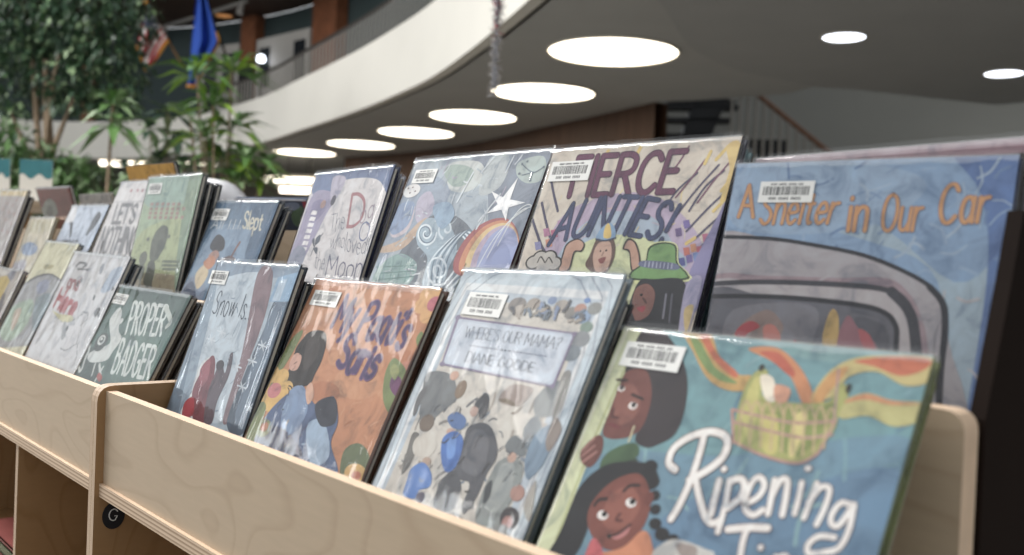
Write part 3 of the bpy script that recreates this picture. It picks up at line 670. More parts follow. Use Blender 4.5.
# ================================================================== COVER ART
def lin4(h):
    c = lin(h); g = .25*c[0]+.65*c[1]+.1*c[2]; return (*[max(0, g+(x-g)*.76)**1.07 for x in c], 1)
def clip01(poly):
    for ax, lim, sg in ((0, 0, 1), (0, 1, -1), (1, 0, 1), (1, 1, -1)):
        out = []
        for i in range(len(poly)):
            a, b = poly[i-1], poly[i]; ia = (a[ax]-lim)*sg >= 0; ib = (b[ax]-lim)*sg >= 0
            if ia != ib:
                t = (lim-a[ax])/(b[ax]-a[ax]); out.append((a[0]+(b[0]-a[0])*t, a[1]+(b[1]-a[1])*t))
            if ib: out.append(b)
        poly = out
        if len(poly) < 3: return []
    return poly
class Art:
    def __init__(s, bm, w, h, y0=-1e-5, dy=4.5e-6):
        s.bm, s.w, s.h, s.y, s.dy = bm, w, h, y0, dy
        s.cl = bm.loops.layers.float_color.get('Col') or bm.loops.layers.float_color.new('Col')
    def face(s, poly, c):
        poly = clip01(poly)
        if len(poly) < 3: return
        ar = sum(poly[i-1][0]*poly[i][1]-poly[i][0]*poly[i-1][1] for i in range(len(poly)))
        if abs(ar) < 1e-9: return
        if ar < 0: poly = poly[::-1]
        f = s.bm.faces.new([s.bm.verts.new(((u-.5)*s.w, s.y, v*s.h)) for u, v in poly])
        for l in f.loops: l[s.cl] = c
    def poly(s, pts, c):
        for t in tessellate_polygon([[Vector((p[0]*s.w, p[1]*s.h, 0)) for p in pts]]): s.face([pts[i] for i in t], c)
        s.y -= s.dy
    def stroke(s, pts, r, c, pen=0):
        # a ribbon along the line, r in cover widths; pen = how much thinner the level strokes are
        a = s.h/s.w
        P = []
        for p in pts:
            q = (p[0], p[1]*a)
            if not P or math.dist(q, P[-1]) > r*.15: P.append(q)
        if len(P) == 1: P.append((P[0][0]+r*.2, P[0][1]))
        runs = [[P[0], P[1]]]
        for k in range(2, len(P)):
            d0 = (P[k-1][0]-P[k-2][0], P[k-1][1]-P[k-2][1]); d1 = (P[k][0]-P[k-1][0], P[k][1]-P[k-1][1])
            cs = (d0[0]*d1[0]+d0[1]*d1[1])/(math.hypot(*d0)*math.hypot(*d1)+1e-12)
            if cs < .45: runs.append([P[k-1], P[k]])
            else: runs[-1].append(P[k])
        for R in runs:
            n = len(R); L, Rr = [], []
            for k, p in enumerate(R):
                q0, q1 = R[max(k-1, 0)], R[min(k+1, n-1)]; dx, dy = q1[0]-q0[0], q1[1]-q0[1]; l = math.hypot(dx, dy) or 1
                rr = r*(1-pen*abs(dx)/l); nx, ny = -dy/l*rr, dx/l*rr
                L.append((p[0]+nx, (p[1]+ny)/a)); Rr.append((p[0]-nx, (p[1]-ny)/a))
            for k in range(n-1): s.face([L[k], Rr[k], Rr[k+1], L[k+1]], c)
            for k, (p, q) in ((0, (R[0], R[1])), (n-1, (R[-1], R[-2]))):
                t = math.atan2(p[1]-q[1], p[0]-q[0]); rr = r*(1-pen*abs(math.cos(t)))
                s.face([(p[0]+rr*math.cos(t+m*math.pi/6), (p[1]+rr*math.sin(t+m*math.pi/6))/a) for m in range(-3, 4)], c)
            s.y -= 9e-7
        s.y -= 1e-6
    def text(s, txt, quad, c, width, gap=2.0, pen=0, arc=0, jit=0, outline=None):
        st, tot = glyph_strokes(txt, gap)
        bl, br, tr, tl = quad
        k = math.dist(bl, br)/tot
        def mp(p):
            u, v = p[0]/tot, p[1]/10 + arc*4*(p[0]/tot)*(1-p[0]/tot)
            if jit: v += jit*math.sin(p[0]*.55)
            x = [(bl[d]*(1-u)+br[d]*u)*(1-v) + (tl[d]*(1-u)+tr[d]*u)*v for d in (0, 1)]
            return tuple(x)
        if outline:
            for q in st: s.stroke([mp(p) for p in q], (width+outline[1])*k*.5, lin4(outline[0]))
            s.y -= s.dy
        for q in st: s.stroke([mp(p) for p in q], width*k*.5, lin4(c), pen)
        s.y -= s.dy
    def draw(s, items):
        for it in items:
            k = it[0]
            if k == 'P': s.poly(smooth_curve(it[2], 5, True), lin4(it[1]))
            elif k == 'Q': s.poly(it[2], lin4(it[1]))
            elif k == 'L': s.stroke(smooth_curve(it[3], 5), it[2]*.5, lin4(it[1]))
            elif k == 'E':
                (u, v), rx, ry = it[2], it[3], it[4]; al = it[5] if len(it) > 5 else 0
                a = s.h/s.w; ca, sa = math.cos(al), math.sin(al)
                s.poly([(u + rx*math.cos(t)*ca - ry*math.sin(t)*sa, v + (rx*math.cos(t)*sa + ry*math.sin(t)*ca)/a) for t in [i*math.pi/10 for i in range(20)]], lin4(it[1]))
            elif k == 'S':                      # loose brush strokes of the printed picture
                R = random.Random(it[8]); u0, u1, v0, v1 = it[2]
                for _ in range(it[3]):
                    u, v = R.uniform(u0, u1), R.uniform(v0, v1); al = R.uniform(-.5, 1.9); l = it[4]*R.uniform(.4, 1.2); b_ = al+R.uniform(-.4, .4)
                    s.stroke(smooth_curve([(u, v), (u+l*.5*math.cos(al), v+l*.5*math.sin(al)), (u+l*math.cos(b_), v+l*math.sin(b_))], 4), it[5]*R.uniform(.5, 1.4)*.5, lin4(R.choice(it[1])))
            elif k == 'T': s.text(it[2], it[3], it[1], it[4], **(it[5] if len(it) > 5 else {}))
def book_box(bm, cl, x0, x1, y0, y1, z0, z1, c, bev=.0007):
    n0 = len(bm.faces); fs = box(bm, x0, x1, y0, y1, z0, z1, bev=bev)
    bm.faces.ensure_lookup_table()
    for f in bm.faces[n0:] if not bev else [f for f in bm.faces if f.index == -1 or True]:
        for l in f.loops:
            if tuple(l[cl])[:3] == (0, 0, 0) or tuple(l[cl]) == (1, 1, 1, 1) or l[cl][3] == 0: l[cl] = c
def film_mesh(w, h, t, nx, nz, amp, seed, top=.0035):
    bm = B_(); prof = []
    prof += [(-w/2-.0012, t*.8), (-w/2-.0014, t*.4), (-w/2-.001, .0002)]
    for i in range(nx+1): prof.append((-w/2+w*i/nx, -.0013))
    prof += [(w/2+.0012, .0002), (w/2+.0018, t*.35), (w/2+.0018, t*.7), (w/2+.0012, t)]
    rows = []
    for j in range(nz+1):
        z = .0005 + (h+top-.0005)*j/nz; row = []
        for k, (x, y) in enumerate(prof):
            ed = min(1, (h-z)/.03) if z < h else 0
            q = Vector((x*9+seed, z*26, seed*1.7))
            n1 = noise.noise(q); q2 = Vector((x*38+z*22+seed, z*14-x*9, seed)); n2 = (1-abs(noise.noise(q2)))**6 + .5*noise.noise(Vector((x*110+z*30, z*45, seed+3)))
            tp = max(0, (z-(h-.03))/.03); n3 = noise.noise(Vector((x*45+seed*3, z*60, 4.2)))
            bul = .0008*math.exp(-((x/w+.5-.945)/.017)**2)*(.6+.4*noise.noise(Vector((z*9, seed, 2))))*(amp/.0006) + .0005*math.exp(-((x/w+.5-.05)/.02)**2)*(amp/.0006)
            dpl = bul + amp*(.5+.5*n1 + .55*n2 + tp*1.8*abs(n3)) + .0012*tp*tp*(.5+.5*n3)*(amp/.0006)
            inside = 3 <= k <= nx+3
            row.append(bm.verts.new((x, y - (dpl if inside else dpl*.2), z + (.0012*noise.noise(Vector((x*30, seed, 9))) if j == nz else 0))))
        rows.append(row)
    for A, Bq in zip(rows, rows[1:]):
        for i in range(len(prof)-1): bm.faces.new((A[i], A[i+1], Bq[i+1], Bq[i]))
    return bm
def fold_mesh(w, h, t, seed):
    # the strip of jacket film turned over the top edge of the boards
    bm = B_(); rows = []; n = 40
    for i in range(n+1):
        x = -w/2-.001 + (w+.002)*i/n
        d1 = .004+.0035*abs(noise.noise(Vector((x*40, seed, 1)))); up_ = .0012+.0022*abs(noise.noise(Vector((x*60, seed, 5))))
        rows.append([bm.verts.new(p) for p in ((x, -.0026, h-d1), (x, -.0030, h), (x, t*.3, h+up_), (x, t*.8, h+up_*.7), (x, t+.0006, h-.002))])
    for A, Bq in zip(rows, rows[1:]):
        for k in range(4): bm.faces.new((A[k], Bq[k], Bq[k+1], A[k+1]))
    return bm
def sticker_mesh(t, uvq, w, h):
    # white label with bars at the given cover rectangle (u0, v0, u1, v1)
    u0, v0, u1, v1 = uvq
    x0, x1, z0, z1 = (u0-.5)*w, (u1-.5)*w, v0*h, v1*h
    bm = B_(); box(bm, x0, x1, -.00105, -.0009, z0, z1, 0)
    W, H = x1-x0, z1-z0; x = x0+W*.07; k = 0; r = random.Random(int(u0*9999)+int(w*1e5))
    while x < x1-W*.09:
        bw = W*r.choice((.008, .012, .018, .024)); box(bm, x, x+bw, -.00110, -.00106, z0+H*.34, z0+H*.76, 1); x += bw + W*r.choice((.008, .012, .018))
    x = x0+W*.2
    for z_, hh, nn in ((z0+H*.12, H*.13, 16), (z0+H*.82, H*.08, 20)):
        x = x0+W*.2
        for i in range(nn):
            if i % 6 != 4: box(bm, x, x+W*.022, -.00110, -.00106, z_, z_+hh, 1)
            x += W*.6/nn
    return bm
def place(n, dy=0, dx=0):
    X, tl, yw, ro, w, h, Y0, Z0 = POSE[n]
    c, s = math.cos(ro), math.sin(ro); cy, sy = math.cos(yw), math.sin(yw)
    u0 = Vector((1, 0, 0)); v0 = Vector((0, math.sin(tl), math.cos(tl)))
    u, v = c*u0+s*v0, c*v0-s*u0
    Rz = Matrix(((cy, -sy, 0), (sy, cy, 0), (0, 0, 1))); u, v = Rz @ u, Rz @ v; nn = u.cross(v)
    o = Vector((X, Y0, CZ + Z0 + abs(s)*w/2*math.cos(tl))) - nn*dy + u*dx
    if dy: o += v*(dy*math.tan(abs(tl))*.55)
    return Matrix(((u.x, -nn.x, v.x, o.x), (u.y, -nn.y, v.y, o.y), (u.z, -nn.z, v.z, o.z), (0, 0, 0, 1))), w, h
def book(n, label, base, edge, items=(), sticker=None, t=.010, dy=0, dx=0, group=None, film=1, res=34, amp=.0006, face=1, scale=1.0, name='picture_book', art_back=False, hs=1.0, pg=True):
    m, w, h = place(n, dy, dx); w *= scale; h *= scale*hs
    o = bpy.data.objects.new(name, None); C.objects.link(o); o.empty_display_size = .03; o.matrix_world = m
    tag(o, label, 'book', group)
    bm = B_(); cl = bm.loops.layers.float_color.new('Col')
    for bx in ((-w/2, w/2, 0, .0024, 0, h), (-w/2, w/2, t-.0024, t, 0, h), (-w/2-.0006, -w/2+.0022, .0003, t-.0003, .0002, h-.0002)):
        fs = box(bm, *bx)
    for f in bm.faces:
        for l in f.loops: l[cl] = lin4(edge)
    A = Art(bm, w, h)
    A.poly([(0, 0), (1, 0), (1, 1), (0, 1)], lin4(base)); A.draw(items)
    if art_back:       # the picture is on the face turned to the aisle behind: mirror it through the book
        for v in bm.verts: v.co.y = v.co.y
    obj('cover', bm, M['art'], o)
    if pg:
        bm = B_(); box(bm, -w/2+.0023, w/2-.0035, .0025, t-.0025, .0035, h-.0035); obj('pages', bm, M['pages'], o)
    if sticker: tag(obj('barcode_label', sticker_mesh(t, sticker, w, h), [M['sticker'], M['black']], o), 'white barcode label')
    if film:
        f = obj('clear_jacket', film_mesh(w, h, t, res, int(res*1.15), amp, sum(map(ord, n))*.37+dy*100), M['film'], o, True)
        tag(f, 'glossy clear plastic jacket')
        obj('jacket_fold', fold_mesh(w, h, t, sum(map(ord, n))*.21+dy*50), M['fold'], o, True)
    return o

# book poses: x, lean, turn, roll, width, height, y, z (from the camera height)
POSE = {
 'ripening': (-0.3765, 0.5039, 0.0161, 0.0075, 0.237, 0.2641, 0.422, -0.278),
 'mama': (-0.6223, 0.4388, -0.0885, 0.0096, 0.2221, 0.2972, 0.434, -0.278),
 'paati': (-0.8535, 0.4376, 0.0232, -0.0031, 0.228, 0.2749, 0.436, -0.278),
 'snow': (-1.0842, 0.3257, -0.0067, 0.0064, 0.216, 0.2766, 0.445, -0.278),
 'badger': (-1.4114, 0.4437, -0.014, -0.0057, 0.2838, 0.2359, 0.43, -0.278),
 'here': (-1.7288, 0.3928, -0.0096, -0.0137, 0.2981, 0.2796, 0.45, -0.278),
 'yelgrn': (-2.0788, 0.4156, -0.0054, -0.0163, 0.2275, 0.3014, 0.472, -0.278),
 'purple': (-2.3549, 0.3894, -0.0114, -0.0089, 0.24, 0.2309, 0.478, -0.278),
 'shelter': (-0.3818, 0.2649, 0.1303, -0.0074, 0.2168, 0.2491, 0.624, -0.153),
 'fierce': (-0.6332, 0.3391, 0.0336, -0.0054, 0.2341, 0.2873, 0.611, -0.153),
 'swirl': (-0.9097, 0.3861, -0.0301, -0.0071, 0.268, 0.2978, 0.611, -0.153),
 'dog': (-1.1651, 0.3105, -0.027, 0.0114, 0.212, 0.2827, 0.625, -0.153),
 'slept': (-1.4564, 0.3472, 0.0055, -0.0186, 0.2216, 0.2437, 0.609, -0.153),
 'green': (-1.6941, 0.2004, 0.0251, -0.0076, 0.2271, 0.2836, 0.613, -0.153),
 'lets': (-1.9823, 0.3572, 0.0068, -0.0101, 0.2262, 0.3005, 0.609, -0.153),
 'penguin': (-2.308, 0.3901, -0.0022, -0.0097, 0.262, 0.257, 0.62, -0.153),
 'yellowish': (-2.6421, 0.2829, 0.0053, -0.0168, 0.22, 0.2214, 0.645, -0.153),
 'grey': (-2.9063, 0.2892, 0.0206, -0.0312, 0.25, 0.2985, 0.617, -0.153),
 'navyred': (-1.6914, -0.2951, 0.0155, -0.0275, 0.28, 0.2656, 0.92, -0.16),
 'redbrown': (-3.0015, -0.2963, 0.0177, -0.0154, 0.3, 0.3288, 0.92, -0.16),
 'greytop': (-2.6513, -0.2967, 0.0027, -0.002, 0.25, 0.3021, 0.92, -0.16),
 'yellow': (-2.2299, -0.2965, 0.0225, -0.0143, 0.2716, 0.3582, 0.92, -0.16),
 'pink': (-0.396, 0.2611, -0.0191, 0.0133, 0.236, 0.2616, 0.66, -0.153),
}

# printed pictures: P smooth shape, Q plain shape, L line, E ellipse, T lettering; in cover widths and heights
ART = {
 'ripening': [
  ('P','#6d96ab',[(0.09,0.614),(0.534,0.687),(1.041,0.801),(1.143,0.45),(-0.11,-0.124),(-0.048,0.371)]),
  ('P','#648aa8',[(0.397,0.501),(0.749,0.648),(1.023,0.719),(1.131,0.361),(0.339,0.021)]),
  ('P','#7fa9ab',[(0.422,1.054),(0.957,1.09),(1.017,0.996),(0.762,0.96),(0.57,0.977)]),
  ('S',['#78a4ae','#6894a6','#82acb2','#5f8ba4'],(0.05,0.98,0.35,0.95),50,0.09,0.008,0,0,12),
  ('Q','#d3d9ab',[(-0.058,1.022),(0.072,1.031),(0.089,0.998),(0.07,0.649),(0.068,0.372),(0.057,0.086),(-0.158,0.025),(-0.069,0.342)]),
  ('L','#e6e8cd',0.0153,[(0.016,0.998),(0.005,0.666),(-0.001,0.357),(-0.013,0.136)]),
  ('L','#b9bf86',0.0108,[(0.079,0.992),(0.057,0.674),(0.065,0.371)]),
  ('P','#3f363a',[(0.077,0.996),(0.156,0.998),(0.24,0.947),(0.308,0.875),(0.341,0.791),(0.341,0.716),(0.295,0.678),(0.257,0.664),(0.208,0.681),(0.214,0.748),(0.193,0.81),(0.144,0.864),(0.074,0.861)]),
  ('P','#7d453b',[(0.084,0.867),(0.15,0.877),(0.2,0.824),(0.219,0.759),(0.21,0.703),(0.155,0.673),(0.083,0.675),(0.074,0.749),(0.073,0.829)]),
  ('P','#925749',[(0.078,0.803),(0.12,0.831),(0.174,0.788),(0.173,0.73),(0.126,0.712),(0.088,0.751)]),
  ('E','#e3d9d2',(0.085,0.813),0.015,0.01,0),
  ('E','#2a2022',(0.087,0.816),0.008,0.0078,0),
  ('E','#e3d9d2',(0.154,0.77),0.017,0.0123,0),
  ('E','#2a2022',(0.156,0.773),0.009,0.0089,0),
  ('L','#3a2422',0.0085,[(0.056,0.837),(0.095,0.839)]),
  ('L','#3a2422',0.0096,[(0.136,0.801),(0.181,0.793)]),
  ('L','#5c2d2a',0.008,[(0.088,0.751),(0.091,0.731),(0.117,0.729)]),
  ('L','#7d2f36',0.0096,[(0.093,0.708),(0.131,0.703)]),
  ('L','#dcd2a2',0.0064,[(0.188,0.714),(0.189,0.671)]),
  ('P','#4a6a44',[(0.118,0.612),(0.158,0.651),(0.217,0.67),(0.241,0.639),(0.192,0.603),(0.133,0.568)]),
  ('P','#3d4c3a',[(0.122,0.556),(0.183,0.604),(0.247,0.627),(0.178,0.517),(0.135,0.375),(0.081,0.344)]),
  ('P','#77443b',[(0.025,0.619),(0.06,0.667),(0.09,0.666),(0.106,0.623),(0.087,0.58),(0.046,0.587)]),
  ('L','#a9746a',0.0102,[(0.029,0.617),(0.057,0.66)]),
  ('L','#a9746a',0.0102,[(0.034,0.602),(0.069,0.639)]),
  ('L','#a9746a',0.0102,[(0.049,0.589),(0.085,0.623)]),
  ('P','#2f2d30',[(0.073,0.515),(0.13,0.589),(0.218,0.619),(0.299,0.622),(0.342,0.59),(0.323,0.557),(0.15,0.505),(0.164,0.417),(0.153,0.343),(0.093,0.234),(0.013,0.214),(0.065,0.371)]),
  ('E','#2d2a2c',(0.298,0.617),0.025,0.0212,0),
  ('E','#2d2a2c',(0.328,0.583),0.02,0.0167,0),
  ('E','#2d2a2c',(0.348,0.549),0.018,0.0156,0),
  ('E','#2d2a2c',(0.366,0.516),0.018,0.0156,0),
  ('E','#2d2a2c',(0.382,0.482),0.021,0.0167,0),
  ('E','#2d2a2c',(0.416,0.462),0.024,0.0189,0),
  ('E','#2d2a2c',(0.456,0.458),0.018,0.0145,0),
  ('P','#8a4a3b',[(0.145,0.498),(0.187,0.558),(0.26,0.593),(0.314,0.569),(0.348,0.514),(0.345,0.456),(0.313,0.405),(0.252,0.387),(0.187,0.408),(0.146,0.449)]),
  ('P','#9d5a48',[(0.194,0.52),(0.259,0.556),(0.311,0.519),(0.303,0.47),(0.255,0.437),(0.206,0.45)]),
  ('E','#7c4035',(0.333,0.537),0.015,0.0212,0),
  ('E','#e9e4df',(0.197,0.466),0.02,0.0134,0),
  ('E','#26201f',(0.202,0.47),0.01,0.0089,0),
  ('E','#e9e4df',(0.278,0.516),0.019,0.0134,0),
  ('E','#26201f',(0.282,0.52),0.011,0.01,0),
  ('L','#3a2320',0.0112,[(0.155,0.485),(0.165,0.502),(0.189,0.509)]),
  ('L','#3a2320',0.0105,[(0.239,0.54),(0.254,0.558),(0.284,0.564)]),
  ('L','#5d2b25',0.0075,[(0.256,0.482),(0.249,0.464),(0.27,0.466)]),
  ('P','#c47a76',[(0.25,0.421),(0.279,0.439),(0.3,0.463),(0.305,0.442),(0.281,0.419)]),
  ('L','#3a1f1e',0.0075,[(0.245,0.418),(0.276,0.434),(0.303,0.463)]),
  ('E','#2d2623',(0.248,0.42),0.009,0.0067,0),
  ('P','#d98a5c',[(0.188,0.375),(0.252,0.38),(0.311,0.408),(0.35,0.457),(0.391,0.438),(0.423,0.362),(0.259,0.277)]),
  ('P','#d8646a',[(0.191,0.399),(0.243,0.382),(0.267,0.324),(0.204,0.286)]),
  ('P','#c9c7c0',[(0.408,0.402),(0.427,0.44),(0.47,0.461),(0.557,0.458),(0.596,0.446),(0.581,0.359),(0.453,0.326)]),
  ('P','#a3948c',[(0.468,0.449),(0.537,0.454),(0.53,0.409)]),
  ('P','#c99f4e',[(0.226,1.011),(0.325,1.01),(0.394,0.942),(0.472,0.9),(0.519,0.899),(0.518,0.86),(0.448,0.854),(0.375,0.88),(0.293,0.95)]),
  ('P','#7f9c52',[(0.265,0.99),(0.306,0.98),(0.393,0.91),(0.482,0.876),(0.423,0.876),(0.348,0.912)]),
  ('P','#cf6c42',[(0.318,1.007),(0.384,0.948),(0.471,0.903),(0.462,0.89),(0.374,0.934),(0.298,0.999)]),
  ('P','#d38a52',[(0.479,0.971),(0.568,0.982),(0.656,0.937),(0.72,0.869),(0.701,0.844),(0.636,0.911),(0.561,0.946)]),
  ('P','#c75f42',[(0.518,0.966),(0.58,0.968),(0.645,0.924),(0.636,0.911),(0.56,0.949)]),
  ('P','#c6b56e',[(0.717,0.857),(0.741,0.932),(0.8,0.975),(0.895,0.992),(1.007,0.993),(1.011,0.942),(0.951,0.922),(0.868,0.948),(0.8,0.927),(0.778,0.876)]),
  ('P','#cf7048',[(0.802,0.968),(0.896,0.989),(0.991,0.991),(0.987,0.966),(0.933,0.944),(0.859,0.96)]),
  ('P','#d09a50',[(0.72,0.863),(0.747,0.929),(0.789,0.953),(0.789,0.934),(0.762,0.885),(0.742,0.838)]),
  ('P','#bdb670',[(0.796,0.859),(0.857,0.893),(0.929,0.884),(1.01,0.887),(1.016,0.85),(0.953,0.824),(0.88,0.84),(0.814,0.824)]),
  ('P','#cf8e5c',[(0.802,0.86),(0.857,0.891),(0.929,0.883),(1.005,0.885),(0.932,0.873),(0.862,0.877)]),
  ('P','#a9ac58',[(0.54,0.723),(0.514,0.801),(0.513,0.88),(0.537,0.919),(0.567,0.913),(0.569,0.856),(0.622,0.845),(0.7,0.847),(0.77,0.864),(0.78,0.907),(0.813,0.895),(0.805,0.835),(0.805,0.791),(0.77,0.726),(0.733,0.703),(0.637,0.704)]),
  ('P','#c6c065',[(0.532,0.792),(0.526,0.875),(0.544,0.901),(0.564,0.844),(0.586,0.73)]),
  ('P','#8d9a48',[(0.632,0.817),(0.73,0.836),(0.786,0.855),(0.778,0.771),(0.723,0.718),(0.662,0.742)]),
  ('P','#c9bf62',[(0.589,0.788),(0.637,0.806),(0.67,0.721),(0.633,0.715)]),
  ('P','#d6c878',[(0.687,0.813),(0.723,0.818),(0.723,0.718),(0.701,0.726)]),
  ('E','#3d3a30',(0.542,0.924),0.009,0.0111,0),
  ('E','#3d3a30',(0.809,0.899),0.007,0.0145,0),
  ('P','#eadfc8',[(0.547,0.902),(0.589,0.9),(0.616,0.844),(0.583,0.846)]),
  ('P','#d99b78',[(0.601,0.884),(0.649,0.878),(0.649,0.843),(0.616,0.844)]),
  ('L','#c09488',0.0084,[(0.495,0.804),(0.585,0.799),(0.693,0.796),(0.801,0.816)]),
  ('L','#c09488',0.0084,[(0.514,0.773),(0.626,0.766),(0.731,0.764),(0.803,0.783)]),
  ('L','#c09488',0.0084,[(0.538,0.723),(0.637,0.704),(0.736,0.702),(0.782,0.733)]),
  ('L','#c09488',0.0084,[(0.495,0.804),(0.536,0.722)]),
  ('L','#c09488',0.0072,[(0.801,0.816),(0.782,0.733)]),
  ('L','#cbb07e',0.0065,[(0.554,0.719),(0.525,0.809),(0.532,0.832),(0.556,0.809)]),
  ('L','#cbb07e',0.0065,[(0.587,0.72),(0.558,0.81),(0.565,0.834),(0.589,0.81)]),
  ('L','#cbb07e',0.0065,[(0.619,0.721),(0.591,0.811),(0.598,0.836),(0.621,0.811)]),
  ('L','#cbb07e',0.0065,[(0.651,0.721),(0.624,0.812),(0.63,0.838),(0.653,0.812)]),
  ('L','#cbb07e',0.006,[(0.683,0.722),(0.656,0.812),(0.661,0.84),(0.684,0.813)]),
  ('L','#cbb07e',0.006,[(0.713,0.722),(0.687,0.813),(0.692,0.841),(0.715,0.814)]),
  ('L','#cbb07e',0.006,[(0.744,0.722),(0.717,0.814),(0.722,0.843),(0.745,0.815)]),
  ('L','#cbb07e',0.006,[(0.769,0.735),(0.747,0.815),(0.752,0.845),(0.775,0.815)]),
  ('L','#cbb07e',0.0055,[(0.794,0.747),(0.777,0.816),(0.781,0.846),(0.804,0.816)]),
  ('L','#b58f9a',0.0048,[(0.767,0.943),(0.798,0.818)]),
  ('L','#8a5a4e',0.0245,[(0.435,0.735),(0.443,0.678),(0.445,0.608),(0.438,0.544),(0.427,0.503)]),
  ('L','#8a5a4e',0.0263,[(0.384,0.624),(0.354,0.639),(0.355,0.679),(0.399,0.718),(0.46,0.739),(0.511,0.728),(0.52,0.685),(0.488,0.643),(0.441,0.607)]),
  ('L','#8a5a4e',0.0227,[(0.461,0.61),(0.491,0.571),(0.529,0.529),(0.556,0.519),(0.576,0.532)]),
  ('L','#8a5a4e',0.0231,[(0.533,0.622),(0.537,0.584),(0.542,0.539)]),
  ('L','#8a5a4e',0.0202,[(0.563,0.628),(0.575,0.566),(0.58,0.503)]),
  ('L','#8a5a4e',0.0231,[(0.564,0.625),(0.592,0.638),(0.611,0.624),(0.611,0.593),(0.583,0.563)]),
  ('L','#8a5a4e',0.0202,[(0.632,0.582),(0.661,0.607),(0.666,0.637),(0.643,0.651),(0.627,0.625),(0.631,0.577),(0.661,0.561),(0.684,0.578)]),
  ('L','#8a5a4e',0.0202,[(0.69,0.652),(0.696,0.615),(0.702,0.573)]),
  ('L','#8a5a4e',0.0202,[(0.697,0.614),(0.706,0.654),(0.725,0.657),(0.735,0.621),(0.741,0.578)]),
  ('L','#8a5a4e',0.0173,[(0.765,0.66),(0.77,0.623),(0.772,0.587)]),
  ('L','#8a5a4e',0.0173,[(0.805,0.665),(0.802,0.623),(0.799,0.583)]),
  ('L','#8a5a4e',0.0173,[(0.799,0.617),(0.817,0.657),(0.841,0.659),(0.844,0.62),(0.836,0.575)]),
  ('L','#8a5a4e',0.0173,[(0.91,0.633),(0.882,0.635),(0.867,0.609),(0.871,0.586),(0.89,0.584),(0.905,0.617),(0.911,0.637)]),
  ('L','#8a5a4e',0.0173,[(0.913,0.636),(0.918,0.578),(0.906,0.537),(0.875,0.522),(0.84,0.511),(0.831,0.529),(0.851,0.552),(0.889,0.558)]),
  ('L','#8a5a4e',0.0231,[(0.606,0.515),(0.66,0.531),(0.714,0.541)]),
  ('L','#8a5a4e',0.0202,[(0.659,0.526),(0.659,0.497),(0.672,0.429)]),
  ('L','#8a5a4e',0.0173,[(0.724,0.465),(0.727,0.431)]),
  ('L','#8a5a4e',0.0173,[(0.759,0.485),(0.765,0.451)]),
  ('L','#8a5a4e',0.0202,[(0.761,0.479),(0.785,0.491),(0.803,0.461)]),
  ('E','#8a5a4e',(0.535,0.652),0.012,0.0111,0),
  ('E','#8a5a4e',(0.77,0.695),0.011,0.01,0),
  ('E','#8a5a4e',(0.712,0.495),0.01,0.01,0),
  ('L','#ece8e2',0.0196,[(0.435,0.735),(0.443,0.678),(0.445,0.608),(0.438,0.544),(0.427,0.503)]),
  ('L','#ece8e2',0.021,[(0.384,0.624),(0.354,0.639),(0.355,0.679),(0.399,0.718),(0.46,0.739),(0.511,0.728),(0.52,0.685),(0.488,0.643),(0.441,0.607)]),
  ('L','#ece8e2',0.0182,[(0.461,0.61),(0.491,0.571),(0.529,0.529),(0.556,0.519),(0.576,0.532)]),
  ('L','#ece8e2',0.0185,[(0.533,0.622),(0.537,0.584),(0.542,0.539)]),
  ('L','#ece8e2',0.0162,[(0.563,0.628),(0.575,0.566),(0.58,0.503)]),
  ('L','#ece8e2',0.0185,[(0.564,0.625),(0.592,0.638),(0.611,0.624),(0.611,0.593),(0.583,0.563)]),
  ('L','#ece8e2',0.0162,[(0.632,0.582),(0.661,0.607),(0.666,0.637),(0.643,0.651),(0.627,0.625),(0.631,0.577),(0.661,0.561),(0.684,0.578)]),
  ('L','#ece8e2',0.0162,[(0.69,0.652),(0.696,0.615),(0.702,0.573)]),
  ('L','#ece8e2',0.0162,[(0.697,0.614),(0.706,0.654),(0.725,0.657),(0.735,0.621),(0.741,0.578)]),
  ('L','#ece8e2',0.0139,[(0.765,0.66),(0.77,0.623),(0.772,0.587)]),
  ('L','#ece8e2',0.0139,[(0.805,0.665),(0.802,0.623),(0.799,0.583)]),
  ('L','#ece8e2',0.0139,[(0.799,0.617),(0.817,0.657),(0.841,0.659),(0.844,0.62),(0.836,0.575)]),
  ('L','#ece8e2',0.0139,[(0.91,0.633),(0.882,0.635),(0.867,0.609),(0.871,0.586),(0.89,0.584),(0.905,0.617),(0.911,0.637)]),
  ('L','#ece8e2',0.0139,[(0.913,0.636),(0.918,0.578),(0.906,0.537),(0.875,0.522),(0.84,0.511),(0.831,0.529),(0.851,0.552),(0.889,0.558)]),
  ('L','#ece8e2',0.0185,[(0.606,0.515),(0.66,0.531),(0.714,0.541)]),
  ('L','#ece8e2',0.0162,[(0.659,0.526),(0.659,0.497),(0.672,0.429)]),
  ('L','#ece8e2',0.0139,[(0.724,0.465),(0.727,0.431)]),
  ('L','#ece8e2',0.0139,[(0.759,0.485),(0.765,0.451)]),
  ('L','#ece8e2',0.0162,[(0.761,0.479),(0.785,0.491),(0.803,0.461)]),
  ('E','#ece8e2',(0.535,0.652),0.009,0.0089,0),
  ('E','#ece8e2',(0.77,0.695),0.009,0.0078,0),
  ('E','#ece8e2',(0.712,0.495),0.008,0.0078,0),
 ],
 'mama': [
  ('Q','#bccad2',[(0,0),(1,0),(1,1),(0,1)]),
  ('Q','#d4d8d9',[(0.05,0),(0.95,0),(0.95,0.95),(0.05,0.95)]),
  ('Q','#b2bfca',[(0.075,0),(0.925,0),(0.925,0.925),(0.075,0.925)]),
  ('Q','#c9c4ba',[(0.105,0),(0.885,0),(0.885,0.895),(0.105,0.895)]),
  ('L','#858c9c',0.004,[(0.04,0),(0.04,0.962),(0.958,0.962),(0.958,0)]),
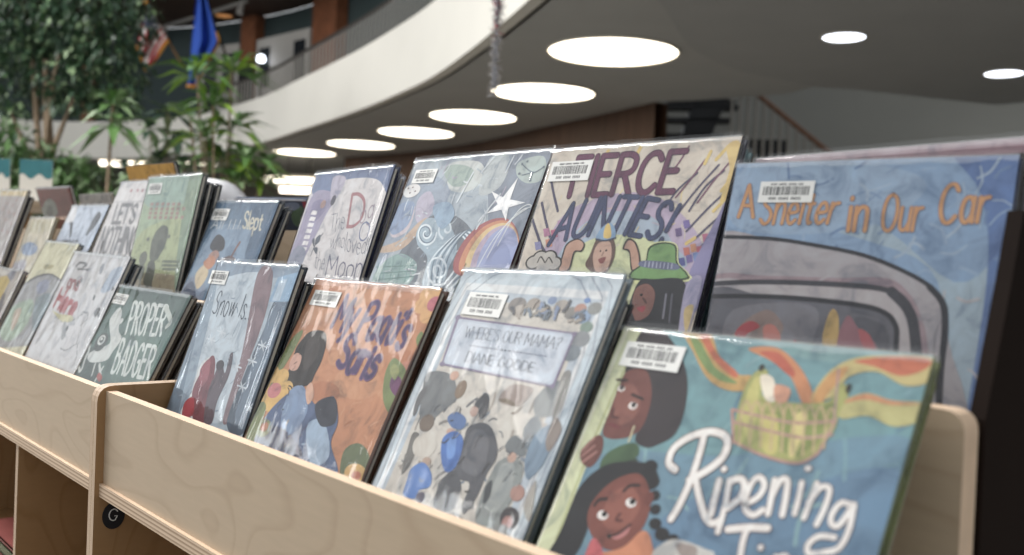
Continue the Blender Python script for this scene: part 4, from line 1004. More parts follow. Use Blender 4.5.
  ('L','#858c9c',0.004,[(0.07,0),(0.07,0.9335),(0.9265,0.9335),(0.9265,0)]),
  ('L','#858c9c',0.004,[(0.1,0),(0.1,0.905),(0.895,0.905),(0.895,0)]),
  ('E','#8f8a86',(0.465,0.889),0.058,0.0335,0),
  ('E','#a39a90',(0.562,0.897),0.042,0.0254,0),
  ('E','#77797c',(0.635,0.879),0.045,0.0281,0),
  ('E','#7f93b4',(0.664,0.912),0.027,0.0161,0),
  ('E','#b0a89e',(0.73,0.897),0.044,0.0268,0),
  ('S',['#8f8a84','#a49c92','#6c6e73','#b3aaa0','#7d8894','#94877a'],(0.12,0.87,0.28,0.62),70,0.05,0.012,0,0,1),
  ('E','#8a8884',(0.797,0.88),0.038,0.0241,0),
  ('E','#b58a7a',(0.838,0.895),0.032,0.0201,0),
  ('E','#8ba3c0',(0.867,0.873),0.041,0.0268,0),
  ('E','#6a8cc0',(0.857,0.92),0.018,0.0107,0),
  ('E','#8d8f8c',(0.911,0.899),0.036,0.0241,0),
  ('E','#b9b2a8',(0.494,0.872),0.043,0.0254,0),
  ('E','#8d8984',(0.157,0.888),0.05,0.0281,0),
  ('E','#a0978e',(0.216,0.898),0.042,0.0241,0),
  ('E','#7e9488',(0.907,0.845),0.033,0.0214,0),
  ('E','#8d9296',(0.9,0.811),0.048,0.0308,0),
  ('E','#7f8a92',(0.881,0.77),0.047,0.0308,0),
  ('E','#7d7a76',(0.166,0.731),0.04,0.0201,0),
  ('E','#8a8580',(0.224,0.689),0.048,0.0241,0),
  ('P','#7c8082',[(0.055,0.64),(0.231,0.649),(0.322,0.584),(0.27,0.539),(0.214,0.501),(0.134,0.503),(0.09,0.56)]),
  ('P','#6f7072',[(0.076,0.507),(0.055,0.56),(0.076,0.598),(0.104,0.59),(0.096,0.54),(0.096,0.507)]),
  ('E','#8a7560',(0.33,0.613),0.033,0.0388,0),
  ('E','#7b6c5e',(0.199,0.493),0.05,0.0361,0),
  ('E','#c9a08a',(0.25,0.649),0.03,0.0201,0),
  ('P','#77746f',[(0.133,0.453),(0.192,0.448),(0.209,0.374),(0.177,0.328),(0.147,0.393)]),
  ('P','#85888a',[(-0.167,0.565),(-0.137,0.612),(-0.046,0.577),(-0.021,0.506),(-0.083,0.478)]),
  ('E','#c7c1b6',(0.248,0.428),0.082,0.0522,0),
  ('E','#b39a88',(0.306,0.388),0.032,0.0174,0),
  ('P','#a09088',[(0.589,0.607),(0.626,0.655),(0.753,0.658),(0.738,0.617),(0.693,0.6)]),
  ('P','#82745f',[(0.586,0.606),(0.641,0.616),(0.702,0.602)]),
  ('P','#7e8588',[(0.789,0.631),(0.831,0.677),(0.894,0.69),(0.939,0.641),(0.912,0.601),(0.828,0.588)]),
  ('P','#6f7b84',[(0.794,0.554),(0.834,0.589),(0.894,0.55),(0.882,0.495),(0.819,0.512)]),
  ('P','#7b93a8',[(0.864,0.539),(0.917,0.573),(0.966,0.532),(0.953,0.464),(0.909,0.429),(0.86,0.475)]),
  ('P','#8b8a86',[(0.88,0.704),(0.921,0.717),(0.942,0.624),(0.914,0.595)]),
  ('P','#90847c',[(0.929,0.597),(0.984,0.569),(0.965,0.509),(0.925,0.537)]),
  ('P','#5f6066',[(0.477,0.515),(0.561,0.537),(0.641,0.517),(0.707,0.464),(0.692,0.407),(0.688,0.348),(0.658,0.294),(0.626,0.311),(0.619,0.37),(0.537,0.374),(0.486,0.414),(0.481,0.477)]),
  ('P','#707177',[(0.502,0.5),(0.568,0.517),(0.641,0.481),(0.653,0.403),(0.556,0.397),(0.517,0.428)]),
  ('E','#b5978a',(0.474,0.562),0.028,0.0227,0),
  ('P','#4c4d52',[(0.454,0.579),(0.497,0.619),(0.545,0.589),(0.548,0.554),(0.519,0.548),(0.49,0.571)]),
  ('P','#5879ad',[(0.322,0.523),(0.362,0.547),(0.441,0.535),(0.445,0.506),(0.381,0.5)]),
  ('E','#c5a290',(0.379,0.488),0.028,0.0134,0),
  ('P','#4a78c0',[(0.348,0.465),(0.401,0.493),(0.469,0.482),(0.498,0.442),(0.495,0.395),(0.446,0.379),(0.379,0.418)]),
  ('P','#6b97d6',[(0.383,0.465),(0.428,0.476),(0.462,0.429),(0.428,0.415)]),
  ('P','#4b7cc2',[(0.227,0.355),(0.289,0.382),(0.37,0.36),(0.393,0.326),(0.336,0.306),(0.334,0.281),(0.247,0.278),(0.231,0.319)]),
  ('E','#5b4f66',(0.362,0.29),0.031,0.0201,0),
  ('P','#5a5b60',[(0.44,0.35),(0.503,0.391),(0.579,0.356),(0.599,0.313),(0.557,0.28),(0.465,0.281),(0.444,0.323)]),
  ('P','#8d9492',[(0.726,0.447),(0.784,0.471),(0.862,0.46),(0.887,0.397),(0.872,0.352),(0.868,0.294),(0.737,0.286),(0.709,0.349),(0.712,0.402)]),
  ('P','#a3a9a6',[(0.751,0.444),(0.817,0.454),(0.852,0.392),(0.817,0.327),(0.755,0.333),(0.751,0.401)]),
  ('P','#777d80',[(0.729,0.492),(0.756,0.525),(0.822,0.516),(0.851,0.482),(0.779,0.481)]),
  ('E','#c3a08e',(0.79,0.469),0.024,0.0187,0),
  ('P','#4f5256',[(0.713,0.376),(0.735,0.398),(0.758,0.359),(0.738,0.335)]),
  ('E','#b0877a',(0.89,0.389),0.037,0.0281,0),
  ('E','#4a4446',(0.898,0.325),0.049,0.0375,0),
  ('E','#b5837a',(0.897,0.314),0.028,0.0214,0),
  ('P','#c9c5bd',[(0.601,0.307),(0.586,0.348),(0.591,0.296),(0.584,0.282)]),
  ('P','#8f9292',[(0.836,0.285),(0.91,0.303),(0.924,0.226),(0.832,0.207)]),
  ('P','#9a9691',[(0.516,0.265),(0.665,0.283),(0.703,0.18),(0.554,0.185)]),
  ('P','#a9a59c',[(0.944,0.366),(0.957,0.433),(1.003,0.336)]),
  ('Q','#8d829c',[(0.091,0.834),(0.866,0.826),(0.863,0.67),(0.126,0.673)]),
  ('Q','#bcc8d6',[(0.114,0.827),(0.856,0.821),(0.85,0.675),(0.137,0.68)]),
  ('Q','#c6d0dc',[(0.146,0.82),(0.842,0.815),(0.834,0.683),(0.155,0.687)]),
  ('E','#8d829c',(0.103,0.831),0.02,0.012,0),
  ('E','#8d829c',(0.86,0.822),0.014,0.0094,0),
  ('E','#8d829c',(0.854,0.674),0.014,0.0094,0),
  ('E','#8d829c',(0.131,0.677),0.019,0.0107,0),
  ('T', '#4c4f5c', "WHERE'S OUR MAMA?", [(0.208, 0.77), (0.809, 0.775), (0.81, 0.808), (0.198, 0.807)], 0.95, {'gap': 1.7, 'pen': 0.6}),
  ('T', '#4c4f5c', 'DIANE GOODE', [(0.281, 0.697), (0.721, 0.7), (0.718, 0.727), (0.279, 0.729)], 0.95, {'gap': 1.7, 'pen': 0.6}),
  ('L','#85889a',0.003,[(0.268,0.748),(0.464,0.748)]),
  ('L','#85889a',0.0028,[(0.538,0.75),(0.76,0.75)]),
  ('E','#4c4f5c',(0.488,0.749),0.006,0.004,0),
  ('E','#4c4f5c',(0.51,0.749),0.006,0.004,0),
  ('E','#4c4f5c',(0.533,0.749),0.005,0.0027,0),
  ('S',['#54555a','#6b6c70','#8c8f92','#4f4b48','#a8a49c'],(0.12,0.87,0.28,0.55),45,0.035,0.004,0,0,2),
  ('S',['#8f8a84','#a49c92','#6c6e73','#b3aaa0','#7d8894','#8a9ab8'],(0.43,0.86,0.855,0.885),40,0.03,0.012,0,0,3),
 ],
 'paati': [
  ('E','#cf9468',(0.502,0.964),0.124,0.0555,0),
  ('E','#cf9468',(0.074,0.849),0.162,0.0651,0),
  ('E','#cf9468',(0.69,0.613),0.177,0.076,0),
  ('E','#cf9468',(0.939,0.606),0.09,0.0398,0),
  ('E','#cf9468',(0.477,0.683),0.088,0.0362,0),
  ('E','#cf9468',(0.733,0.689),0.097,0.041,0),
  ('E','#bf7c52',(0.174,0.927),0.099,0.041,0),
  ('E','#bf7c52',(0.942,0.727),0.09,0.041,0),
  ('S',['#d39a70','#b97648','#cf9468','#c2825a','#dba67e'],(0.25,0.95,0.2,0.75),60,0.05,0.006,0,0,4),
  ('E','#bf7c52',(0.479,0.552),0.122,0.0482,0),
  ('E','#bf7c52',(1.063,0.696),0.086,0.0398,0),
  ('L','#d9a88e',0.0484,[(0.009,0.988),(0.552,0.994),(1.047,0.993)]),
  ('E','#dba868',(1.057,0.938),0.05,0.0386,0),
  ('E','#dba868',(1.049,0.9),0.05,0.0386,0),
  ('E','#dba868',(0.979,0.895),0.052,0.0386,0),
  ('E','#dba868',(0.916,0.93),0.053,0.0398,0),
  ('E','#dba868',(0.923,0.97),0.053,0.0398,0),
  ('E','#dba868',(0.995,0.973),0.051,0.0386,0),
  ('E','#c8707c',(0.991,0.939),0.046,0.035,0),
  ('E','#cf8a70',(1.076,0.698),0.034,0.0229,0),
  ('E','#cf8a70',(1.061,0.669),0.035,0.0229,0),
  ('E','#cf8a70',(0.997,0.672),0.036,0.0217,0),
  ('E','#cf8a70',(0.972,0.704),0.036,0.0229,0),
  ('E','#cf8a70',(1.022,0.72),0.035,0.0229,0),
  ('P','#7d8c52',[(0.866,0.722),(0.938,0.711),(1.004,0.673),(1.035,0.588),(1.016,0.531),(0.922,0.57),(0.86,0.658)]),
  ('P','#7a4a70',[(0.917,0.664),(0.983,0.654),(0.997,0.596),(0.926,0.622)]),
  ('P','#7d8c52',[(0.97,0.8),(0.981,0.834),(1.031,0.805),(1.026,0.766)]),
  ('P','#9aa060',[(0.881,0.678),(0.893,0.705),(0.943,0.684),(0.938,0.649)]),
  ('P','#839058',[(0.008,0.7),(0.058,0.763),(0.092,0.758),(0.076,0.655),(0.035,0.55),(0.001,0.516)]),
  ('P','#3b3433',[(0.109,0.727),(0.151,0.769),(0.259,0.78),(0.32,0.746),(0.352,0.671),(0.347,0.611),(0.332,0.562),(0.183,0.541),(0.117,0.589),(0.125,0.63),(0.095,0.687)]),
  ('P','#d2a18c',[(0.094,0.635),(0.112,0.674),(0.174,0.664),(0.186,0.612),(0.125,0.604)]),
  ('P','#4d4442',[(0.164,0.733),(0.253,0.751),(0.302,0.676),(0.238,0.611)]),
  ('T', '#5b4876', "My Paati's", [(0.311, 0.805), (0.895, 0.765), (0.92, 0.894), (0.323, 0.933)], 1.9, {'gap': 1.6, 'jit': 0.05, 'outline': ('#8a6488', 1.0)}),
  ('T', '#5b4876', 'Saris', [(0.484, 0.654), (0.778, 0.635), (0.795, 0.758), (0.476, 0.776)], 1.9, {'gap': 1.4, 'jit': 0.05, 'outline': ('#8a6488', 1.0)}),
  ('E','#dcb158',(0.162,0.526),0.061,0.0422,0),
  ('E','#dcb158',(0.169,0.479),0.061,0.041,0),
  ('E','#dcb158',(0.1,0.459),0.062,0.0422,0),
  ('E','#dcb158',(0.002,0.481),0.064,0.0434,0),
  ('E','#dcb158',(-0.049,0.529),0.065,0.0434,0),
  ('E','#dcb158',(-0.013,0.568),0.065,0.0446,0),
  ('E','#dcb158',(0.081,0.566),0.063,0.0446,0),
  ('E','#cf7f80',(0.071,0.51),0.059,0.0386,0),
  ('P','#5a6d92',[(0.135,0.46),(0.212,0.519),(0.303,0.548),(0.463,0.498),(0.565,0.544),(0.674,0.462),(0.69,0.383),(0.824,0.287),(0.607,0.226),(0.295,0.273),(0.039,0.3),(0.083,0.382)]),
  ('P','#7f97b8',[(0.202,0.522),(0.306,0.552),(0.417,0.461),(0.356,0.367),(0.242,0.403)]),
  ('P','#474a66',[(0.115,0.368),(0.307,0.378),(0.526,0.31),(0.295,0.273),(0.071,0.291)]),
  ('P','#9cb4cc',[(0.46,0.416),(0.574,0.448),(0.716,0.34),(0.615,0.292)]),
  ('P','#40424f',[(0.454,0.5),(0.574,0.542),(0.661,0.46),(0.563,0.43)]),
  ('P','#d8a88c',[(0.328,0.545),(0.353,0.574),(0.414,0.526),(0.394,0.492)]),
  ('P','#6f7c58',[(0.864,0.279),(0.801,0.369),(0.877,0.411),(0.98,0.381),(1.007,0.296)]),
  ('E','#d9ae5e',(0.936,0.314),0.075,0.0386,0),
  ('E','#c97a5a',(0.95,0.308),0.032,0.0181,0),
  ('E','#8a8f5c',(0.123,0.36),0.065,0.0434,0),
  ('E','#c98a6a',(0.125,0.366),0.033,0.0229,0),
  ('P','#848e5c',[(0.019,0.283),(-0.007,0.442),(0.07,0.434),(0.089,0.293)]),
  ('L','#5a3a2c',0.028,[(1.038,1.007),(1.007,0.742),(0.999,0.414),(1.007,0.296)]),
  ('S',['#9cb4cc','#3f4560','#7f97b8','#5a4a70','#b9a58c','#404a3c'],(0.1,0.5,0.12,0.45),55,0.03,0.006,0,0,5),
  ('S',['#2b2626','#544a46','#4d4442'],(0.08,0.3,0.52,0.75),24,0.04,0.005,0,0,6),
 ],
 'snow': [
  ('P','#8b9fb4',[(-0.14,1.018),(1.095,1.007),(1.072,0.949),(-0.052,0.934)]),
  ('P','#bccbd6',[(0.07,0.887),(0.648,0.952),(0.747,0.758),(0.709,0.561),(0.786,0.336),(0.435,0.295),(0.237,0.412),(0.171,0.629)]),
  ('P','#748a9e',[(-0.153,0.897),(0.019,0.894),(0.126,0.626),(0.202,0.299),(-0.032,0.273)]),
  ('P','#93a8ba',[(-0.014,0.85),(0.086,0.871),(0.191,0.566),(0.259,0.306),(0.172,0.296)]),
  ('S',['#b3c4d2','#8ea4b8','#a4b7c6','#c2d0da','#7f95aa'],(0.05,0.95,0.3,0.95),60,0.06,0.006,0,0,7),
  ('P','#d6dada',[(0.246,0.523),(0.41,0.544),(0.508,0.304),(0.209,0.285),(0.247,0.382)]),
  ('P','#8d747c',[(0.547,0.95),(0.716,0.966),(0.804,0.761),(0.788,0.48),(0.811,0.332),(0.73,0.329),(0.688,0.604)]),
  ('P','#55677a',[(0.851,0.838),(1.06,0.985),(1.09,0.592),(1.015,0.307),(0.794,0.308),(0.794,0.495),(0.842,0.719)]),
  ('P','#6f8398',[(0.858,0.808),(0.979,0.887),(0.985,0.584),(0.944,0.34),(0.847,0.357),(0.841,0.572)]),
  ('Q','#8fb2d0',[(0.798,0.941),(1.033,0.974),(1.058,0.846),(0.79,0.832)]),
  ('Q','#b6cbdc',[(0.83,0.927),(0.906,0.936),(0.904,0.843),(0.823,0.839)]),
  ('P','#8a4854',[(0.268,0.459),(0.337,0.562),(0.417,0.537),(0.477,0.436),(0.539,0.292),(0.401,0.276),(0.264,0.384)]),
  ('P','#b23a4a',[(0.209,0.337),(0.271,0.369),(0.32,0.359),(0.366,0.299),(0.244,0.279)]),
  ('P','#a8606c',[(0.26,0.493),(0.332,0.549),(0.392,0.473),(0.345,0.423)]),
  ('P','#6a5d68',[(0.455,0.491),(0.483,0.552),(0.574,0.505),(0.557,0.582),(0.591,0.591),(0.63,0.501),(0.6,0.385),(0.624,0.295),(0.523,0.29),(0.457,0.403)]),
  ('E','#4c4650',(0.483,0.533),0.049,0.0282,0),
  ('L','#cdd8e0',0.0084,[(0.767,0.47),(0.87,0.467)]),
  ('L','#cdd8e0',0.0081,[(0.79,0.487),(0.848,0.451)]),
  ('L','#cdd8e0',0.0081,[(0.841,0.486),(0.797,0.452)]),
  ('L','#cdd8e0',0.0084,[(0.782,0.581),(0.886,0.577)]),
  ('L','#cdd8e0',0.0081,[(0.805,0.598),(0.864,0.56)]),
  ('L','#cdd8e0',0.0079,[(0.857,0.595),(0.812,0.562)]),
  ('L','#cdd8e0',0.0099,[(0.201,0.635),(0.324,0.629)]),
  ('L','#cdd8e0',0.0097,[(0.227,0.653),(0.298,0.611)]),
  ('L','#cdd8e0',0.0095,[(0.289,0.65),(0.237,0.614)]),
  ('L','#cdd8e0',0.0095,[(0.299,0.677),(0.418,0.67)]),
  ('L','#cdd8e0',0.0095,[(0.324,0.694),(0.393,0.653)]),
  ('L','#cdd8e0',0.0092,[(0.384,0.691),(0.333,0.656)]),
  ('L','#cdd8e0',0.0077,[(0.924,0.4),(1.022,0.398)]),
  ('L','#cdd8e0',0.0079,[(0.945,0.417),(1.001,0.382)]),
  ('L','#cdd8e0',0.0077,[(0.994,0.416),(0.952,0.383)]),
  ('L','#cdd8e0',0.0081,[(0.836,0.651),(0.938,0.646)]),
  ('L','#cdd8e0',0.0081,[(0.858,0.668),(0.916,0.629)]),
  ('L','#cdd8e0',0.0079,[(0.91,0.665),(0.866,0.632)]),
  ('L','#cdd8e0',0.0086,[(0.629,0.546),(0.737,0.542)]),
  ('L','#cdd8e0',0.0086,[(0.653,0.563),(0.714,0.525)]),
  ('L','#cdd8e0',0.0084,[(0.707,0.561),(0.661,0.527)]),
  ('T', '#33435a', 'Snow Is', [(0.146, 0.745), (0.564, 0.749), (0.564, 0.847), (0.142, 0.85)], 0.8, {'gap': 2, 'jit': 0.06}),
  ('E','#33435a',(0.591,0.748),0.009,0.0051,0),
  ('E','#33435a',(0.628,0.749),0.009,0.0038,0),
  ('E','#33435a',(0.664,0.75),0.009,0.0038,0),
  ('S',['#6d3f48','#54404a','#8c7078','#a8606c'],(0.2,0.5,0.25,0.5),26,0.03,0.005,0,0,8),
 ],
 'shelter': [
  ('P','#9fb6c6',[(0.013,0.848),(0.524,0.814),(0.858,0.625),(0.993,0.693),(0.983,0.331),(0.871,0.229),(0.809,0.623),(0.537,0.745)]),
  ('P','#5f80b6',[(0.799,1.014),(1.013,1.007),(1.002,0.632),(1.023,0.05),(0.949,0.037),(0.955,0.63),(0.903,0.881)]),
  ('P','#93aeca',[(0.028,0.982),(0.493,0.989),(0.727,0.915),(0.531,0.779),(0.053,0.773)]),
  ('S',['#7f9dc0','#93aecb','#6d8cb4','#a0b6cc'],(0.02,0.98,0.62,0.98),60,0.08,0.008,0,0,11),
  ('P','#aaa5aa',[(-0.055,0.74),(0.197,0.739),(0.39,0.719),(0.553,0.694),(0.699,0.649),(0.794,0.604),(0.845,0.551),(0.861,0.474),(0.897,0.114),(-0.147,-0.049),(-0.096,0.417)]),
  ('P','#a28c94',[(-0.043,0.591),(0.213,0.615),(0.47,0.62),(0.639,0.628),(0.718,0.59),(0.771,0.523),(0.811,0.423),(0.861,0.184),(0.737,0.166),(-0.181,0.315)]),
  ('S',['#b3adb2','#9a959c','#a18f96','#8c8790','#bdb7ba'],(0.05,0.95,0.05,0.6),60,0.09,0.007,0,0,9),
  ('P','#b3adb0',[(-0.038,0.571),(0.219,0.587),(0.475,0.591),(0.656,0.582),(0.726,0.544),(0.76,0.466),(0.821,0.178),(-0.157,0.224)]),
  ('L','#33333c',0.0144,[(-0.032,0.742),(0.197,0.739),(0.39,0.719),(0.553,0.694),(0.699,0.649),(0.794,0.604),(0.841,0.551)]),
  ('L','#33333c',0.0208,[(0.785,0.608),(0.835,0.559),(0.853,0.473),(0.857,0.365),(0.873,0.215)]),
  ('L','#46464f',0.0192,[(-0.074,0.571),(0.163,0.593),(0.474,0.6),(0.655,0.59),(0.73,0.546),(0.771,0.459),(0.817,0.253)]),
  ('L','#46464f',0.0342,[(0.664,0.588),(0.729,0.536),(0.763,0.458),(0.808,0.252)]),
  ('P','#696973',[(-0.053,0.532),(0.227,0.548),(0.484,0.545),(0.633,0.53),(0.692,0.489),(0.709,0.414),(0.737,0.166),(-0.076,0.052)]),
  ('L','#34343c',0.018,[(-0.065,0.532),(0.227,0.548),(0.484,0.545),(0.633,0.53),(0.695,0.489),(0.71,0.414),(0.737,0.243)]),
  ('P','#7c7b84',[(0.096,0.495),(0.387,0.531),(0.426,0.439),(0.337,0.278),(0.108,0.342)]),
  ('P','#5a5a64',[(0.552,0.491),(0.626,0.496),(0.678,0.459),(0.693,0.317),(0.623,0.309)]),
  ('P','#8f7a74',[(0.123,0.422),(0.226,0.505),(0.301,0.463),(0.301,0.412),(0.297,0.274),(0.161,0.259)]),
  ('P','#b0424c',[(0.121,0.422),(0.17,0.464),(0.216,0.449),(0.169,0.419),(0.148,0.364)]),
  ('P','#c07468',[(0.229,0.441),(0.268,0.458),(0.305,0.412),(0.282,0.341)]),
  ('P','#bd9c52',[(0.456,0.425),(0.468,0.517),(0.498,0.504),(0.512,0.421),(0.506,0.329)]),
  ('P','#94646e',[(0.509,0.413),(0.53,0.506),(0.577,0.468),(0.649,0.416),(0.664,0.282),(0.556,0.269)]),
  ('P','#b0585e',[(0.575,0.468),(0.615,0.454),(0.641,0.408),(0.604,0.413)]),
  ('T', '#d0965a', 'A', [(0.047, 0.812), (0.108, 0.811), (0.1, 0.918), (0.037, 0.926)], 1.75, {'gap': 2.2, 'outline': ('#8d7a80', 0.6)}),
  ('T', '#d0965a', 'Shelter', [(0.139, 0.788), (0.425, 0.794), (0.44, 0.896), (0.141, 0.898)], 1.75, {'gap': 2.2, 'outline': ('#8d7a80', 0.6)}),
  ('T', '#d0965a', 'in', [(0.48, 0.771), (0.542, 0.772), (0.542, 0.886), (0.476, 0.888)], 1.75, {'gap': 2.2, 'outline': ('#8d7a80', 0.6)}),
  ('T', '#d0965a', 'Our', [(0.595, 0.771), (0.723, 0.775), (0.726, 0.883), (0.596, 0.887)], 1.75, {'gap': 2.2, 'outline': ('#8d7a80', 0.6)}),
  ('T', '#d0965a', 'Car', [(0.781, 0.797), (0.926, 0.804), (0.931, 0.916), (0.782, 0.916)], 1.75, {'gap': 2.2, 'outline': ('#8d7a80', 0.6)}),
  ('S',['#7d6a70','#5c5c66','#94646e','#8a8078','#a8505a'],(0.1,0.7,0.02,0.38),40,0.06,0.008,0,0,10),
 ],
 'fierce': [
  ('P','#b6a4bd',[(0.126,0.599),(0.189,0.743),(0.407,0.812),(0.638,0.809),(0.844,0.724),(0.976,0.601),(0.958,0.454),(0.122,0.407)]),
  ('P','#a3b4c6',[(0.235,0.612),(0.329,0.713),(0.477,0.752),(0.669,0.733),(0.811,0.642),(0.87,0.554),(0.243,0.492)]),
  ('P','#c9cf9c',[(0.248,0.532),(0.324,0.623),(0.471,0.665),(0.672,0.658),(0.832,0.588),(0.898,0.45),(0.28,0.416)]),
  ('S',['#c2b6a6','#d6cbb8','#b9aaba','#d9c48c','#c9b8a8'],(0.05,0.95,0.3,0.95),60,0.06,0.005,0,0,13),
  ('L','#55506c',0.0104,[(0.781,0.719),(0.847,0.815),(0.927,0.905)]),
  ('L','#55506c',0.0104,[(0.859,0.683),(0.939,0.768),(1.014,0.83)]),
  ('L','#55506c',0.0104,[(0.726,0.765),(0.766,0.826),(0.836,0.88)]),
  ('L','#55506c',0.0096,[(0.932,0.622),(0.995,0.68),(1.066,0.715)]),
  ('L','#55506c',0.0104,[(0.906,0.657),(0.971,0.715),(1.027,0.759)]),
  ('L','#55506c',0.0136,[(0.045,0.871),(0.087,0.817),(0.141,0.754)]),
  ('L','#55506c',0.0136,[(0.026,0.786),(0.079,0.723),(0.139,0.656)]),
  ('L','#55506c',0.0144,[(-0.003,0.722),(0.095,0.629),(0.135,0.599)]),
  ('L','#55506c',0.0104,[(0.846,0.751),(0.891,0.832),(0.958,0.885)]),
  ('L','#80506c',0.0091,[(0.761,0.977),(0.739,0.93),(0.714,0.893)]),
  ('L','#80506c',0.0091,[(0.857,0.926),(0.808,0.853),(0.764,0.798)]),
  ('L','#80506c',0.0084,[(0.973,0.912),(0.922,0.85),(0.874,0.778)]),
  ('L','#d9bc66',0.0156,[(0.948,0.968),(0.908,0.924)]),
  ('L','#d9bc66',0.0156,[(0.873,0.953),(0.86,0.912)]),
  ('L','#d9bc66',0.0156,[(1.004,0.866),(0.97,0.817)]),
  ('L','#d9bc66',0.0195,[(0.335,0.979),(0.33,0.961)]),
  ('L','#d9bc66',0.0195,[(0.511,0.984),(0.504,0.965)]),
  ('L','#d9bc66',0.0169,[(0.874,0.643),(0.905,0.661)]),
  ('L','#d9bc66',0.0143,[(1.003,0.795),(0.958,0.75)]),
  ('L','#d9bc66',0.0156,[(0.991,0.966),(0.989,0.866),(0.982,0.786)]),
  ('Q','#c46c5c',[(0.865,0.628),(0.891,0.632),(0.905,0.608),(0.88,0.602)]),
  ('Q','#c98a60',[(0.892,0.64),(0.917,0.644),(0.931,0.619),(0.907,0.613)]),
  ('Q','#b8566a',[(0.923,0.633),(0.948,0.637),(0.962,0.613),(0.937,0.607)]),
  ('Q','#565c9c',[(0.855,0.593),(0.882,0.597),(0.896,0.572),(0.871,0.566)]),
  ('Q','#7a6aa8',[(0.886,0.604),(0.912,0.608),(0.926,0.584),(0.901,0.578)]),
  ('Q','#6f86b8',[(0.915,0.612),(0.94,0.616),(0.954,0.592),(0.929,0.586)]),
  ('Q','#c46c8c',[(0.935,0.674),(0.96,0.678),(0.974,0.653),(0.949,0.648)]),
  ('Q','#c46c8c',[(0.133,0.68),(0.167,0.685),(0.188,0.656),(0.155,0.65)]),
  ('Q','#cf8a70',[(0.118,0.644),(0.152,0.649),(0.172,0.62),(0.139,0.614)]),
  ('Q','#b87a9c',[(0.084,0.685),(0.119,0.689),(0.139,0.661),(0.106,0.654)]),
  ('Q','#6f5a8c',[(0.802,0.691),(0.829,0.695),(0.844,0.669),(0.818,0.664)]),
  ('Q','#7a6aa8',[(0.83,0.718),(0.857,0.722),(0.872,0.697),(0.846,0.691)]),
  ('Q','#b48ab0',[(0.157,0.716),(0.191,0.721),(0.211,0.692),(0.178,0.686)]),
  ('Q','#8a8ab8',[(0.056,0.633),(0.091,0.637),(0.111,0.609),(0.078,0.602)]),
  ('P','#8c86b0',[(0.98,0.724),(1.014,0.794),(1.055,0.646),(1.027,0.525),(0.977,0.404),(0.92,0.521)]),
  ('P','#d8bb70',[(0.941,0.968),(1.0,0.975),(1.011,0.839),(0.99,0.795),(0.983,0.885)]),
  ('T', '#6e3458', 'FIERCE', [(0.183, 0.811), (0.742, 0.819), (0.754, 0.96), (0.172, 0.961)], 1.8, {'gap': 2.1, 'outline': ('#4a2c46', 0.5)}),
  ('T', '#3f4a72', 'AUNTIES!', [(0.147, 0.625), (0.754, 0.648), (0.799, 0.768), (0.175, 0.772)], 1.7, {'gap': 2.0, 'arc': 0.26, 'outline': ('#33385a', 0.5)}),
  ('P','#6a4f46',[(0.394,0.557),(0.404,0.596),(0.414,0.647),(0.447,0.661),(0.506,0.652),(0.537,0.599),(0.528,0.547),(0.504,0.522),(0.44,0.534)]),
  ('P','#c29c88',[(0.422,0.615),(0.441,0.639),(0.494,0.64),(0.522,0.589),(0.513,0.541),(0.463,0.536),(0.428,0.577)]),
  ('E','#2f2726',(0.455,0.608),0.005,0.0037,0),
  ('E','#2f2726',(0.486,0.611),0.006,0.0049,0),
  ('P','#8c4a48',[(0.458,0.58),(0.493,0.588),(0.49,0.567),(0.471,0.565)]),
  ('L','#8c6a5c',0.0056,[(0.474,0.605),(0.471,0.592)]),
  ('P','#7fa4c6',[(0.411,0.652),(0.423,0.688),(0.461,0.709),(0.498,0.69),(0.512,0.658),(0.464,0.647)]),
  ('P','#d8b858',[(0.451,0.657),(0.443,0.696),(0.462,0.706),(0.491,0.659)]),
  ('L','#3a4660',0.0075,[(0.412,0.65),(0.465,0.645),(0.516,0.656)]),
  ('P','#3a3030',[(0.249,0.528),(0.246,0.582),(0.252,0.63),(0.305,0.651),(0.356,0.634),(0.354,0.604),(0.316,0.599),(0.317,0.544),(0.298,0.524)]),
  ('P','#be937c',[(0.256,0.532),(0.255,0.582),(0.26,0.626),(0.307,0.646),(0.349,0.633),(0.346,0.609),(0.308,0.603),(0.308,0.549),(0.291,0.532)]),
  ('P','#3a3030',[(0.686,0.544),(0.671,0.593),(0.629,0.642),(0.582,0.655),(0.569,0.619),(0.608,0.606),(0.644,0.546)]),
  ('P','#be937c',[(0.677,0.549),(0.663,0.593),(0.624,0.638),(0.588,0.648),(0.578,0.621),(0.61,0.612),(0.649,0.551)]),
  ('E','#3c3838',(0.088,0.557),0.05,0.0344,0),
  ('E','#3c3838',(0.121,0.576),0.049,0.0344,0),
  ('E','#3c3838',(0.173,0.578),0.048,0.0344,0),
  ('E','#3c3838',(0.213,0.556),0.047,0.0344,0),
  ('E','#3c3838',(0.153,0.544),0.049,0.0344,0),
  ('E','#bdb8b0',(0.088,0.557),0.04,0.027,0),
  ('E','#bdb8b0',(0.121,0.576),0.039,0.027,0),
  ('E','#bdb8b0',(0.173,0.578),0.039,0.027,0),
  ('E','#bdb8b0',(0.213,0.556),0.038,0.027,0),
  ('E','#bdb8b0',(0.156,0.539),0.038,0.027,0),
  ('L','#55504e',0.0068,[(0.113,0.558),(0.123,0.579),(0.156,0.559)]),
  ('L','#55504e',0.0064,[(0.162,0.559),(0.173,0.578),(0.203,0.559)]),
  ('P','#d7dc9a',[(0.659,0.517),(0.677,0.566),(0.702,0.585),(0.699,0.631),(0.756,0.648),(0.832,0.638),(0.863,0.58),(0.92,0.547),(0.932,0.521),(0.682,0.502)]),
